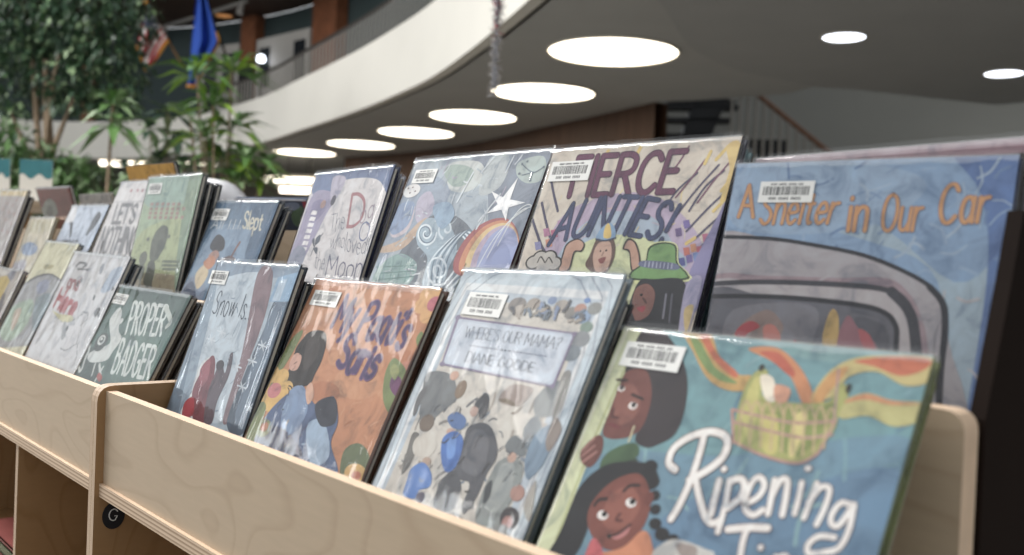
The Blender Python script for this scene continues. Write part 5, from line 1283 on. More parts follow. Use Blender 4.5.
  ('P','#33462f',[(0.641,0.535),(0.683,0.566),(0.703,0.583),(0.701,0.627),(0.758,0.644),(0.829,0.635),(0.858,0.58),(0.915,0.547),(0.912,0.524),(0.677,0.514)]),
  ('P','#72a05a',[(0.651,0.535),(0.689,0.562),(0.71,0.581),(0.71,0.622),(0.76,0.639),(0.823,0.631),(0.851,0.578),(0.906,0.546),(0.9,0.529),(0.68,0.52)]),
  ('P','#6a7090',[(0.693,0.581),(0.849,0.576),(0.86,0.555),(0.69,0.56)]),
  ('L','#a9afc4',0.0052,[(0.705,0.577),(0.707,0.561)]),
  ('L','#a9afc4',0.0052,[(0.724,0.577),(0.726,0.561)]),
  ('L','#a9afc4',0.0056,[(0.742,0.577),(0.745,0.56)]),
  ('L','#a9afc4',0.0052,[(0.761,0.576),(0.764,0.56)]),
  ('L','#a9afc4',0.0048,[(0.78,0.576),(0.782,0.56)]),
  ('L','#a9afc4',0.0052,[(0.798,0.576),(0.8,0.56)]),
  ('L','#a9afc4',0.0052,[(0.816,0.575),(0.819,0.559)]),
  ('L','#a9afc4',0.0052,[(0.834,0.575),(0.837,0.559)]),
  ('P','#2b2b33',[(0.697,0.508),(0.77,0.521),(0.903,0.524),(0.949,0.443),(0.941,0.367),(0.921,0.279),(0.759,0.264),(0.687,0.388)]),
  ('P','#8d5c52',[(0.694,0.486),(0.745,0.504),(0.793,0.473),(0.792,0.408),(0.733,0.383),(0.698,0.428)]),
  ('E','#231d1f',(0.729,0.467),0.008,0.0061,0),
  ('P','#a83f4c',[(0.723,0.424),(0.763,0.432),(0.756,0.411)]),
  ('L','#55332e',0.0076,[(0.741,0.457),(0.763,0.442)]),
  ('P','#1d1d24',[(0.688,0.414),(0.734,0.381),(0.775,0.317),(0.719,0.312)]),
  ('L','#7c7c8c',0.009,[(0.845,0.475),(0.86,0.399)]),
  ('L','#5c5c6a',0.009,[(0.872,0.477),(0.893,0.389)]),
  ('P','#a7a2c0',[(0.925,0.505),(0.986,0.533),(0.989,0.383),(0.955,0.331)]),
  ('P','#c9b070',[(0.945,0.43),(0.983,0.445),(0.981,0.358)]),
 ],
 'swirl': [
  ('P','#8792a2',[(0.463,0.997),(1.008,1.002),(1.015,0.752),(0.979,0.581),(0.781,0.675),(0.656,0.847)]),
  ('P','#98a6b8',[(-0.084,0.852),(0.092,0.938),(0.362,0.866),(0.373,0.757),(0.214,0.671),(0.09,0.558),(0.019,0.493)]),
  ('P','#767f8a',[(0.191,0.61),(0.255,0.708),(0.444,0.744),(0.69,0.641),(0.649,0.439),(0.366,0.401),(0.157,0.438)]),
  ('P','#c3c9c6',[(0.294,0.968),(0.52,0.97),(0.607,0.895),(0.525,0.838),(0.371,0.854)]),
  ('P','#9fb3aa',[(0.267,0.944),(0.36,0.965),(0.503,0.934),(0.501,0.875),(0.384,0.866)]),
  ('P','#b7c0c2',[(0.593,0.978),(0.738,0.989),(0.744,0.856),(0.612,0.824)]),
  ('P','#a9b8b4',[(0.811,0.956),(0.958,0.971),(1.008,0.881),(0.918,0.862),(0.827,0.899)]),
  ('P','#b9b3c6',[(0.15,0.809),(0.225,0.845),(0.311,0.769),(0.263,0.696),(0.19,0.721)]),
  ('P','#c8bcc2',[(0.0,0.708),(0.133,0.784),(0.169,0.671),(0.057,0.632)]),
  ('P','#8fa4c4',[(-0.024,0.773),(0.124,0.797),(0.151,0.696),(0.071,0.645),(0.005,0.67)]),
  ('P','#c7ad96',[(-0.032,0.578),(0.135,0.623),(0.227,0.701),(0.284,0.723),(0.285,0.684),(0.186,0.585),(0.017,0.559)]),
  ('P','#8fafac',[(0.03,0.432),(0.071,0.52),(0.181,0.56),(0.328,0.529),(0.365,0.477),(0.328,0.422),(0.17,0.39)]),
  ('S',['#c3cdd4','#8e9bab','#aab8c0','#d5dde1','#97a8b8','#b0a9bc'],(0.05,0.95,0.3,0.95),90,0.07,0.006,0,0,14),
  ('L','#6f9490',0.006,[(0.029,0.511),(0.056,0.421)]),
  ('L','#6f9490',0.0058,[(0.088,0.523),(0.121,0.424)]),
  ('L','#6f9490',0.0055,[(0.145,0.535),(0.184,0.427)]),
  ('L','#6f9490',0.0055,[(0.215,0.527),(0.246,0.43)]),
  ('L','#6f9490',0.0055,[(0.283,0.52),(0.307,0.433)]),
  ('L','#6f9490',0.0058,[(0.019,0.493),(0.33,0.511)]),
  ('L','#6f9490',0.006,[(0.041,0.464),(0.346,0.488)]),
  ('L','#6f9490',0.0057,[(0.064,0.436),(0.363,0.465)]),
  ('P','#9fb4c2',[(0.245,0.659),(0.29,0.721),(0.406,0.709),(0.512,0.674),(0.604,0.594),(0.598,0.515),(0.591,0.436),(0.453,0.429),(0.415,0.543),(0.299,0.6)]),
  ('L','#d5e0e6',0.012,[(0.408,0.655),(0.412,0.627),(0.392,0.609),(0.355,0.605),(0.313,0.616),(0.278,0.636),(0.261,0.66),(0.264,0.68),(0.285,0.689),(0.314,0.688),(0.343,0.677),(0.362,0.661),(0.368,0.646),(0.361,0.636),(0.345,0.633),(0.328,0.637),(0.314,0.644),(0.307,0.653),(0.308,0.659),(0.315,0.661)]),
  ('L','#6f8294',0.0063,[(0.401,0.641),(0.392,0.621),(0.366,0.612),(0.331,0.616),(0.298,0.631),(0.276,0.65),(0.272,0.669),(0.283,0.68),(0.305,0.683),(0.33,0.677),(0.349,0.665),(0.358,0.653),(0.356,0.643),(0.346,0.639),(0.333,0.64),(0.321,0.645),(0.315,0.651),(0.315,0.656)]),
  ('L','#d0dce4',0.01,[(0.503,0.431),(0.447,0.527),(0.498,0.603),(0.587,0.651),(0.681,0.596),(0.655,0.517),(0.595,0.43)]),
  ('L','#6f8496',0.01,[(0.521,0.432),(0.471,0.531),(0.518,0.61),(0.6,0.655),(0.692,0.596),(0.678,0.518),(0.614,0.431)]),
  ('L','#d0dce4',0.0095,[(0.539,0.433),(0.495,0.535),(0.538,0.616),(0.614,0.658),(0.704,0.596),(0.701,0.519),(0.633,0.432)]),
  ('L','#6f8496',0.01,[(0.556,0.434),(0.519,0.539),(0.558,0.622),(0.627,0.662),(0.715,0.597),(0.723,0.519),(0.652,0.433)]),
  ('L','#d0dce4',0.0095,[(0.574,0.435),(0.543,0.544),(0.578,0.628),(0.64,0.665),(0.726,0.597),(0.745,0.52),(0.671,0.434)]),
  ('L','#6f8496',0.01,[(0.591,0.436),(0.566,0.548),(0.598,0.634),(0.653,0.669),(0.737,0.597),(0.767,0.521),(0.69,0.435)]),
  ('L','#c9d6de',0.01,[(0.473,0.631),(0.437,0.648),(0.415,0.671),(0.412,0.692),(0.427,0.704),(0.452,0.705),(0.478,0.697),(0.497,0.684),(0.505,0.671),(0.501,0.661),(0.49,0.658),(0.477,0.66),(0.466,0.665),(0.462,0.671)]),
  ('L','#d5e0e6',0.0095,[(0.615,0.448),(0.572,0.438),(0.519,0.446),(0.472,0.47),(0.444,0.501),(0.443,0.529),(0.466,0.546),(0.504,0.549),(0.544,0.537),(0.574,0.517),(0.587,0.494),(0.582,0.477),(0.561,0.469),(0.534,0.47),(0.509,0.481),(0.494,0.495),(0.49,0.508),(0.498,0.516),(0.513,0.518),(0.527,0.514),(0.537,0.508),(0.54,0.501)]),
  ('P','#ac5f60',[(0.651,0.494),(0.621,0.599),(0.705,0.693),(0.852,0.721),(0.974,0.662),(1.056,0.521),(1.039,0.479),(0.905,0.473)]),
  ('P','#cf8c64',[(0.689,0.496),(0.661,0.593),(0.731,0.683),(0.861,0.711),(0.975,0.658),(1.056,0.521),(1.039,0.479),(0.905,0.473)]),
  ('P','#d9bd84',[(0.727,0.498),(0.7,0.587),(0.758,0.673),(0.871,0.701),(0.975,0.653),(1.056,0.521),(1.039,0.479),(0.905,0.473)]),
  ('P','#b8a6bc',[(0.765,0.499),(0.738,0.582),(0.784,0.663),(0.88,0.691),(0.976,0.649),(1.056,0.521),(1.039,0.479),(0.905,0.473)]),
  ('P','#9aa4cc',[(0.802,0.501),(0.776,0.576),(0.81,0.654),(0.89,0.682),(0.977,0.645),(1.056,0.521),(1.039,0.479),(0.905,0.473)]),
  ('P','#8c97c0',[(0.843,0.502),(0.841,0.578),(0.902,0.622),(0.972,0.581),(1.031,0.479),(0.888,0.472)]),
  ('L','#cfd6d8',0.0051,[(0.792,0.511),(0.837,0.643),(0.925,0.731),(1.017,0.777)]),
  ('L','#cfd6d8',0.0051,[(0.834,0.56),(0.874,0.687),(0.947,0.752),(1.023,0.767)]),
  ('L','#cfd6d8',0.0054,[(0.875,0.609),(0.911,0.731),(0.968,0.774),(1.029,0.756)]),
  ('Q','#eef0f1',[(0.697,0.834),(0.791,0.807),(0.842,0.887),(0.844,0.797),(0.95,0.783),(0.853,0.764),(0.868,0.709),(0.812,0.755),(0.718,0.74),(0.772,0.778)]),
  ('Q','#f6f7f7',[(0.74,0.816),(0.807,0.796),(0.835,0.853),(0.835,0.789),(0.913,0.781),(0.839,0.773),(0.848,0.731),(0.812,0.767),(0.752,0.751),(0.786,0.78)]),
  ('L','#d0d8de',0.0095,[(0.688,0.675),(0.725,0.765)]),
  ('L','#d0d8de',0.0095,[(0.685,0.709),(0.765,0.821)]),
  ('L','#d0d8de',0.0105,[(0.474,0.792),(0.511,0.922)]),
  ('L','#d0d8de',0.01,[(0.572,0.92),(0.626,0.989)]),
  ('L','#d0d8de',0.0095,[(0.746,0.913),(0.76,0.982)]),
  ('L','#d0d8de',0.0105,[(0.436,0.756),(0.43,0.828)]),
  ('L','#6c7a88',0.0045,[(0.836,0.944),(0.927,0.906),(0.983,0.926)]),
  ('L','#6c7a88',0.0042,[(0.927,0.906),(0.929,0.873)]),
  ('L','#6c7a88',0.0043,[(0.863,0.897),(0.927,0.906)]),
  ('E','#6c7a88',(0.836,0.944),0.007,0.0056,0),
  ('E','#6c7a88',(0.927,0.906),0.007,0.0044,0),
  ('E','#6c7a88',(0.983,0.926),0.007,0.0056,0),
  ('E','#6c7a88',(0.929,0.873),0.007,0.0056,0),
  ('E','#6c7a88',(0.865,0.954),0.007,0.0056,0),
  ('E','#6c7a88',(0.841,0.904),0.008,0.0056,0),
  ('E','#e3e3e2',(0.066,0.851),0.071,0.0367,0),
  ('E','#7d6a6a',(0.029,0.863),0.008,0.0044,0),
  ('E','#7d6a6a',(0.064,0.867),0.007,0.0044,0),
  ('E','#7d6a6a',(0.099,0.848),0.007,0.0044,0),
  ('E','#7d6a6a',(0.059,0.841),0.007,0.0044,0),
  ('E','#d6dce0',(0.382,0.589),0.006,0.0033,0),
  ('E','#d6dce0',(0.402,0.531),0.006,0.0033,0),
  ('E','#d6dce0',(0.509,0.557),0.006,0.0033,0),
  ('E','#d6dce0',(0.154,0.597),0.007,0.0044,0),
  ('E','#d6dce0',(0.24,0.635),0.007,0.0044,0),
  ('E','#d6dce0',(0.364,0.708),0.006,0.0033,0),
  ('P','#6b3a48',[(1.001,0.571),(1.037,0.625),(1.064,0.522),(1.039,0.479)]),
  ('P','#93aec6',[(0.3,0.77),(0.412,0.792),(0.493,0.732),(0.43,0.673)]),
 ],
 'dog': [
  ('P','#7283a8',[(-0.026,1.02),(1.099,0.999),(1.123,0.918),(1.086,0.821),(1.0,0.86),(0.863,0.928),(0.633,0.95),(0.353,0.935),(0.222,0.844),(0.052,0.876)]),
  ('P','#a09ab6',[(0.059,0.89),(0.374,0.866),(0.326,0.76),(0.241,0.573),(0.18,0.479),(-0.001,0.476),(0.013,0.668)]),
  ('P','#b8b3c6',[(0.26,0.966),(0.434,0.958),(0.409,0.865),(0.328,0.841)]),
  ('P','#55658c',[(0.971,0.98),(1.08,0.987),(1.1,0.919),(1.065,0.834),(0.996,0.885)]),
  ('P','#8c86a8',[(0.089,0.833),(0.257,0.843),(0.28,0.774),(0.148,0.722)]),
  ('E','#b8938a',(0.239,0.823),0.036,0.0307,0),
  ('E','#5a5868',(0.362,0.84),0.031,0.0373,0),
  ('Q','#e2e0e2',[(0.118,0.791),(0.192,0.787),(0.19,0.765),(0.108,0.769)]),
  ('Q','#e2e0e2',[(0.121,0.758),(0.195,0.754),(0.193,0.732),(0.111,0.736)]),
  ('Q','#e2e0e2',[(0.124,0.725),(0.199,0.721),(0.196,0.7),(0.114,0.703)]),
  ('Q','#e2e0e2',[(0.127,0.692),(0.202,0.689),(0.199,0.667),(0.117,0.67)]),
  ('Q','#e2e0e2',[(0.131,0.659),(0.205,0.656),(0.202,0.635),(0.121,0.638)]),
  ('Q','#e2e0e2',[(0.134,0.627),(0.208,0.624),(0.205,0.602),(0.124,0.605)]),
  ('Q','#e2e0e2',[(0.137,0.594),(0.211,0.592),(0.208,0.57),(0.127,0.572)]),
  ('T', '#74788a', 'The', [(0.45, 0.671), (0.622, 0.688), (0.571, 0.785), (0.404, 0.764)], 0.6, {'gap': 1.6, 'jit': 0.06}),
  ('T', '#b07a80', 'D', [(0.659, 0.698), (0.83, 0.701), (0.766, 0.865), (0.591, 0.865)], 1.0),
  ('T', '#9c8a9a', 'og', [(0.801, 0.707), (0.926, 0.748), (0.9, 0.838), (0.753, 0.801)], 0.8, {'gap': 2}),
  ('T', '#6f7aa0', 'O', [(0.845, 0.626), (0.954, 0.629), (0.93, 0.719), (0.816, 0.719)], 0.7),
  ('T', '#74788a', 'who', [(0.521, 0.585), (0.696, 0.596), (0.675, 0.67), (0.495, 0.66)], 0.6, {'gap': 1.6, 'jit': 0.07}),
  ('T', '#74788a', 'loved!', [(0.72, 0.574), (0.998, 0.558), (0.98, 0.636), (0.685, 0.665)], 0.6, {'gap': 1.6, 'jit': 0.07}),
  ('T', '#74788a', 'the', [(0.398, 0.483), (0.53, 0.475), (0.508, 0.557), (0.363, 0.569)], 0.6, {'gap': 1.6, 'jit': 0.06}),
  ('T', '#7a7890', 'Moon', [(0.579, 0.448), (1.01, 0.443), (0.988, 0.548), (0.543, 0.554)], 0.7, {'gap': 1.6, 'jit': 0.05}),
  ('P','#5a6270',[(0.296,0.64),(0.342,0.658),(0.357,0.624),(0.311,0.605)]),
  ('P','#5a6270',[(0.251,0.627),(0.275,0.64),(0.306,0.595)]),
  ('P','#5a6270',[(0.306,0.587),(0.359,0.59),(0.367,0.556)]),
  ('L','#5a6270',0.0085,[(0.299,0.547),(0.318,0.613),(0.37,0.666)]),
  ('P','#8d93a8',[(-0.001,0.517),(0.074,0.599),(0.206,0.573),(0.204,0.493)]),
 ],
 'badger': [
  ('P','#44605a',[(0.02,0.974),(0.993,0.984),(0.94,0.834),(0.414,0.909)]),
  ('P','#5f7d74',[(0.422,0.687),(0.847,0.721),(1.005,0.476),(0.556,0.402)]),
  ('P','#3f5450',[(-0.015,0.499),(0.143,0.559),(0.343,0.366),(0.036,0.316)]),
  ('S',['#46625c','#5c7a72','#3f5852','#688078'],(0.02,0.98,0.2,0.9),40,0.06,0.005,0,0,17),
  ('P','#c3c9c6',[(0.101,0.761),(0.148,0.847),(0.229,0.812),(0.298,0.71),(0.405,0.656),(0.379,0.568),(0.348,0.502),(0.14,0.46),(0.05,0.5),(0.147,0.556),(0.276,0.61),(0.172,0.696)]),
  ('E','#3d4a48',(0.145,0.601),0.085,0.054,0),
  ('E','#c9cfcc',(0.136,0.615),0.051,0.0299,0),
  ('E','#3d4a48',(0.138,0.617),0.031,0.0191,0),
  ('E','#c9cfcc',(0.132,0.622),0.016,0.0091,0),
  ('E','#c3c9c6',(0.277,0.764),0.023,0.0166,0),
  ('L','#c0c6c2',0.0205,[(-0.003,0.57),(0.042,0.507)]),
  ('L','#c0c6c2',0.02,[(0.026,0.505),(0.044,0.469)]),
  ('L','#c0c6c2',0.02,[(0.036,0.468),(0.067,0.415),(0.061,0.384),(0.011,0.407)]),
  ('L','#c0c6c2',0.019,[(0.226,0.458),(0.26,0.389)]),
  ('L','#c0c6c2',0.019,[(0.286,0.467),(0.378,0.408)]),
  ('L','#c0c6c2',0.018,[(0.358,0.459),(0.343,0.366)]),
  ('L','#b05048',0.0324,[(0.349,0.403),(0.406,0.386)]),
  ('T', '#c9d2ce', 'PROPER', [(0.425, 0.695), (0.873, 0.737), (0.802, 0.914), (0.317, 0.9)], 2.3, {'gap': 2.6}),
  ('T', '#c9d2ce', 'BADGER', [(0.499, 0.449), (0.984, 0.482), (0.908, 0.664), (0.42, 0.654)], 2.3, {'gap': 2.6}),
  ('L','#b5bfb8',0.0297,[(0.769,0.904),(0.909,0.831),(0.894,0.795)]),
 ],
 'slept': [
  ('P','#7d98b2',[(0.11,0.786),(0.746,0.799),(0.813,0.61),(0.559,0.51),(0.261,0.28),(0.055,0.327)]),
  ('P','#4c6a88',[(0.588,0.978),(1.014,0.978),(1.04,0.648),(0.813,0.61),(0.759,0.784)]),
  ('P','#7f8fa6',[(0.04,0.42),(0.27,0.464),(0.396,0.298),(0.032,0.271)]),
  ('S',['#54708c','#7490ac','#4a6480','#8aa2b8'],(0.05,0.95,0.25,0.95),40,0.06,0.006,0,0,16),
  ('P','#35343e',[(0.18,0.674),(0.233,0.754),(0.38,0.724),(0.43,0.655),(0.329,0.63),(0.245,0.639)]),
  ('P','#a98072',[(0.227,0.61),(0.307,0.644),(0.395,0.614),(0.345,0.551),(0.245,0.568)]),
  ('P','#cbb892',[(0.125,0.462),(0.239,0.543),(0.338,0.465),(0.255,0.364)]),
  ('P','#c08058',[(0.179,0.549),(0.286,0.603),(0.379,0.561),(0.313,0.506)]),
  ('P','#6d5a5c',[(0.424,0.575),(0.568,0.615),(0.697,0.587),(0.494,0.578)]),
  ('L','#8a5a50',0.0264,[(0.602,0.616),(0.623,0.669),(0.644,0.707)]),
  ('P','#55617a',[(0.025,0.357),(0.131,0.41),(0.29,0.29),(0.07,0.274)]),
  ('T', '#d0cbb4', 'Slept', [(0.595, 0.808), (0.885, 0.799), (0.848, 0.91), (0.547, 0.923)], 1.5, {'gap': 1.6}),
  ('T', '#b9c0c4', 'All I.I.I.', [(0.071, 0.795), (0.573, 0.802), (0.567, 0.862), (0.068, 0.862)], 0.9, {'gap': 2.2}),
 ],
 'green': [
  ('P','#9cb8aa',[(-0.029,1.012),(1.018,1.003),(1.03,0.845),(0.101,0.801)]),
  ('P','#b3c090',[(0.111,0.639),(1.024,0.714),(1.012,0.387),(0.075,0.316)]),
  ('P','#a39a80',[(0.048,0.351),(1.069,0.373),(1.053,0.26),(0.045,0.208)]),
  ('P','#8ea58c',[(0.771,0.95),(1.011,0.978),(1.079,0.357),(0.941,0.352)]),
  ('S',['#9ab69e','#b0c49a','#92ae9a','#bccaa4'],(0.05,0.95,0.25,0.95),40,0.06,0.006,0,0,15),
  ('Q','#b3948c',[(0.147,0.827),(0.212,0.829),(0.211,0.807),(0.147,0.806)]),
  ('Q','#b3948c',[(0.256,0.827),(0.32,0.828),(0.319,0.807),(0.256,0.805)]),
  ('Q','#b3948c',[(0.363,0.826),(0.425,0.827),(0.425,0.806),(0.363,0.805)]),
  ('Q','#b3948c',[(0.468,0.825),(0.529,0.826),(0.528,0.805),(0.468,0.804)]),
  ('Q','#b3948c',[(0.571,0.824),(0.63,0.825),(0.63,0.805),(0.57,0.804)]),
  ('Q','#b3948c',[(0.672,0.823),(0.73,0.825),(0.729,0.804),(0.671,0.803)]),
  ('Q','#b3948c',[(0.153,0.797),(0.218,0.798),(0.217,0.777),(0.153,0.775)]),
  ('Q','#b3948c',[(0.262,0.796),(0.325,0.798),(0.325,0.777),(0.262,0.775)]),
  ('Q','#b3948c',[(0.369,0.796),(0.431,0.797),(0.43,0.776),(0.369,0.775)]),
  ('Q','#b3948c',[(0.474,0.795),(0.534,0.797),(0.534,0.776),(0.473,0.774)]),
  ('Q','#b3948c',[(0.576,0.795),(0.636,0.796),(0.635,0.776),(0.576,0.774)]),
  ('Q','#b3948c',[(0.677,0.794),(0.735,0.796),(0.734,0.775),(0.676,0.774)]),
  ('Q','#b3948c',[(0.776,0.794),(0.833,0.795),(0.832,0.775),(0.775,0.774)]),
  ('Q','#b3948c',[(0.158,0.768),(0.222,0.77),(0.222,0.748),(0.157,0.747)]),
  ('Q','#b3948c',[(0.267,0.768),(0.33,0.77),(0.329,0.748),(0.266,0.747)]),
  ('Q','#b3948c',[(0.374,0.768),(0.435,0.769),(0.435,0.748),(0.373,0.747)]),
  ('Q','#b3948c',[(0.478,0.767),(0.539,0.769),(0.538,0.748),(0.478,0.747)]),
  ('Q','#b3948c',[(0.581,0.767),(0.64,0.769),(0.639,0.748),(0.58,0.747)]),
  ('Q','#b3948c',[(0.681,0.767),(0.739,0.769),(0.738,0.748),(0.68,0.747)]),
  ('Q','#b3948c',[(0.163,0.739),(0.227,0.741),(0.226,0.72),(0.162,0.718)]),
  ('Q','#b3948c',[(0.272,0.74),(0.335,0.741),(0.334,0.72),(0.271,0.718)]),
  ('Q','#b3948c',[(0.378,0.74),(0.44,0.741),(0.439,0.72),(0.378,0.719)]),
  ('Q','#b3948c',[(0.483,0.74),(0.543,0.741),(0.542,0.721),(0.482,0.719)]),
  ('Q','#b3948c',[(0.585,0.74),(0.644,0.742),(0.643,0.721),(0.584,0.719)]),
  ('Q','#b3948c',[(0.685,0.74),(0.743,0.742),(0.742,0.721),(0.684,0.719)]),
  ('Q','#b3948c',[(0.783,0.74),(0.84,0.742),(0.84,0.722),(0.783,0.72)]),
  ('P','#747a6e',[(0.381,0.481),(0.355,0.589),(0.423,0.656),(0.519,0.681),(0.622,0.651),(0.627,0.559),(0.549,0.469),(0.451,0.445)]),
  ('P','#6b7066',[(0.385,0.433),(0.477,0.453),(0.544,0.404),(0.536,0.301),(0.423,0.296)]),
  ('E','#7b7f72',(0.267,0.461),0.074,0.06,0),
  ('E','#74796d',(0.289,0.374),0.063,0.0637,0),
  ('E','#6b7066',(0.432,0.341),0.062,0.0575,0),
  ('L','#6b7066',0.0255,[(0.499,0.351),(0.552,0.293)]),
  ('L','#6b7066',0.0265,[(0.306,0.343),(0.325,0.283)]),
  ('E','#83897c',(0.27,0.588),0.032,0.0175,0),
  ('E','#83897c',(0.661,0.611),0.025,0.0175,0),
  ('L','#7e8a74',0.0196,[(0.651,0.455),(0.943,0.46)]),
  ('L','#7e8a74',0.0196,[(0.668,0.431),(0.958,0.437)]),
  ('L','#7e8a74',0.0196,[(0.684,0.408),(0.974,0.415)]),
 ],
 'lets': [
  ('T', '#77777a', "LET'S", [(0.2, 0.692), (0.723, 0.697), (0.671, 0.825), (0.141, 0.826)], 2.4, {'gap': 1.8}),
  ('T', '#77777a', 'NOTHING', [(0.115, 0.465), (1.026, 0.485), (0.943, 0.658), (0.069, 0.654)], 2.4, {'gap': 1.8}),
  ('Q','#b5b4b6',[(0.04,0.855),(0.843,0.856),(0.859,0.845),(0.058,0.843)]),
  ('E','#b06a70',(0.344,0.933),0.028,0.0159,0),
  ('E','#b06a70',(0.508,0.931),0.027,0.0159,0),
  ('E','#b06a70',(0.628,0.929),0.027,0.0159,0),
 ],
 'penguin': [
  ('P','#3f434c',[(0.131,0.838),(0.225,0.839),(0.352,0.718),(0.344,0.679),(0.237,0.77)]),
  ('P','#3f434c',[(0.805,0.938),(0.913,0.897),(0.883,0.792),(0.761,0.705),(0.744,0.811),(0.749,0.88)]),
  ('P','#d5d8dc',[(-0.047,0.999),(0.131,0.997),(0.228,0.851),(-0.063,0.844)]),
  ('E','#8a7a5a',(0.782,0.603),0.065,0.0128,0),
  ('Q','#3a3e46',[(0.189,0.662),(0.244,0.661),(0.258,0.637),(0.203,0.637)]),
  ('Q','#3a3e46',[(0.272,0.664),(0.326,0.663),(0.339,0.639),(0.286,0.639)]),
  ('Q','#3a3e46',[(0.364,0.666),(0.416,0.665),(0.43,0.641),(0.377,0.641)]),
  ('Q','#3a3e46',[(0.464,0.668),(0.516,0.667),(0.529,0.643),(0.477,0.644)]),
  ('Q','#3a3e46',[(0.562,0.67),(0.613,0.669),(0.626,0.645),(0.575,0.646)]),
 ],
 'here': [
  ('T', '#a8797e', 'and', [(0.161, 0.754), (0.389, 0.75), (0.359, 0.829), (0.128, 0.84)], 1.7, {'gap': 1.8}),
  ('T', '#b5666c', 'Here', [(0.093, 0.623), (0.497, 0.587), (0.522, 0.698), (0.088, 0.736)], 2.3, {'gap': 1.7}),
  ('L','#8a8f94',0.0099,[(0.152,0.584),(0.191,0.575)]),
  ('L','#8a8f94',0.0099,[(0.217,0.568),(0.256,0.559)]),
  ('L','#8a8f94',0.0099,[(0.282,0.554),(0.323,0.549)]),
  ('L','#8a8f94',0.0096,[(0.35,0.545),(0.39,0.54)]),
  ('L','#8a8f94',0.0093,[(0.418,0.541),(0.462,0.547)]),
  ('L','#8a8f94',0.009,[(0.492,0.551),(0.535,0.557)]),
  ('L','#8a8f94',0.009,[(0.557,0.563),(0.581,0.576)]),
  ('L','#8a8f94',0.009,[(0.596,0.585),(0.619,0.598)]),
  ('L','#8a8f94',0.0087,[(0.639,0.605),(0.675,0.615)]),
  ('L','#8a8f94',0.0087,[(0.698,0.622),(0.733,0.632)]),
  ('L','#8a8f94',0.0087,[(0.749,0.632),(0.761,0.619)]),
  ('L','#8a8f94',0.0084,[(0.769,0.611),(0.781,0.598)]),
  ('L','#8a8f94',0.0084,[(0.777,0.589),(0.755,0.573)]),
  ('L','#8a8f94',0.0084,[(0.74,0.562),(0.717,0.546)]),
  ('P','#c9c69a',[(0.105,0.589),(0.27,0.58),(0.506,0.59),(0.55,0.559),(0.403,0.539),(0.269,0.555)]),
  ('L','#7d8288',0.0132,[(0.172,0.896),(0.182,0.928),(0.29,0.927)]),
  ('L','#7d8288',0.0132,[(0.205,0.885),(0.409,0.889)]),
  ('P','#6f7478',[(0.335,0.775),(0.323,0.803),(0.359,0.798),(0.367,0.772)]),
  ('P','#6f7478',[(0.368,0.801),(0.357,0.83),(0.392,0.825),(0.4,0.799)]),
  ('P','#6f7478',[(0.719,0.714),(0.709,0.741),(0.741,0.737),(0.748,0.712)]),
  ('P','#6f7478',[(0.915,0.624),(0.906,0.65),(0.936,0.646),(0.942,0.622)]),
  ('P','#6f7478',[(0.512,0.497),(0.502,0.524),(0.535,0.52),(0.542,0.495)]),
  ('P','#6f7478',[(0.495,0.46),(0.484,0.487),(0.518,0.483),(0.525,0.458)]),
  ('L','#8a8f94',0.0099,[(0.573,0.386),(0.606,0.385)]),
  ('L','#8a8f94',0.0097,[(0.628,0.384),(0.661,0.383)]),
  ('L','#8a8f94',0.0095,[(0.679,0.386),(0.703,0.397)]),
  ('L','#8a8f94',0.0095,[(0.718,0.404),(0.741,0.414)]),
  ('L','#8a8f94',0.0092,[(0.754,0.421),(0.771,0.431)]),
  ('L','#8a8f94',0.0092,[(0.782,0.437),(0.798,0.447)]),
  ('L','#8a8f94',0.0092,[(0.812,0.442),(0.838,0.42)]),
  ('L','#8a8f94',0.009,[(0.855,0.406),(0.88,0.384)]),
  ('L','#8a8f94',0.009,[(0.89,0.371),(0.896,0.352)]),
  ('L','#8a8f94',0.009,[(0.9,0.339),(0.906,0.321)]),
  ('L','#8a8f94',0.0097,[(0.622,0.573),(0.632,0.592)]),
  ('L','#8a8f94',0.0097,[(0.638,0.605),(0.648,0.624)]),
  ('L','#8a8f94',0.0097,[(0.661,0.63),(0.691,0.63)]),
  ('L','#8a8f94',0.0095,[(0.71,0.63),(0.739,0.63)]),
  ('L','#8a8f94',0.0095,[(0.753,0.626),(0.766,0.612)]),
  ('L','#8a8f94',0.0092,[(0.775,0.602),(0.788,0.588)]),
  ('L','#8a8f94',0.0095,[(0.789,0.575),(0.781,0.548)]),
  ('L','#8a8f94',0.0092,[(0.776,0.531),(0.768,0.505)]),
  ('L','#8a8f94',0.0095,[(0.767,0.491),(0.775,0.477)]),
  ('L','#8a8f94',0.0095,[(0.78,0.467),(0.788,0.453)]),
  ('P','#a3b3c6',[(0.82,0.912),(0.951,0.936),(0.973,0.852),(0.911,0.78),(0.785,0.771),(0.791,0.858)]),
  ('P','#8a9098',[(0.597,0.918),(0.631,0.944),(0.667,0.886),(0.635,0.873)]),
  ('P','#777c80',[(0.862,0.675),(0.918,0.666),(0.888,0.618),(0.842,0.639)]),
  ('P','#777c80',[(0.952,0.783),(0.938,0.816),(0.977,0.799)]),
  ('L','#7d8288',0.015,[(0.153,0.904),(0.227,0.929),(0.345,0.919),(0.29,0.902)]),
  ('P','#9aa0a4',[(0.434,0.512),(0.445,0.549),(0.545,0.471),(0.52,0.433)]),
 ],
 'yelgrn': [
  ('P','#74797f',[(-0.177,0.624),(0.008,0.68),(0.238,0.74),(0.564,0.775),(0.896,0.759),(1.06,0.726),(1.079,0.615),(1.086,0.444),(1.114,0.313),(-0.34,0.185),(-0.244,0.412)]),
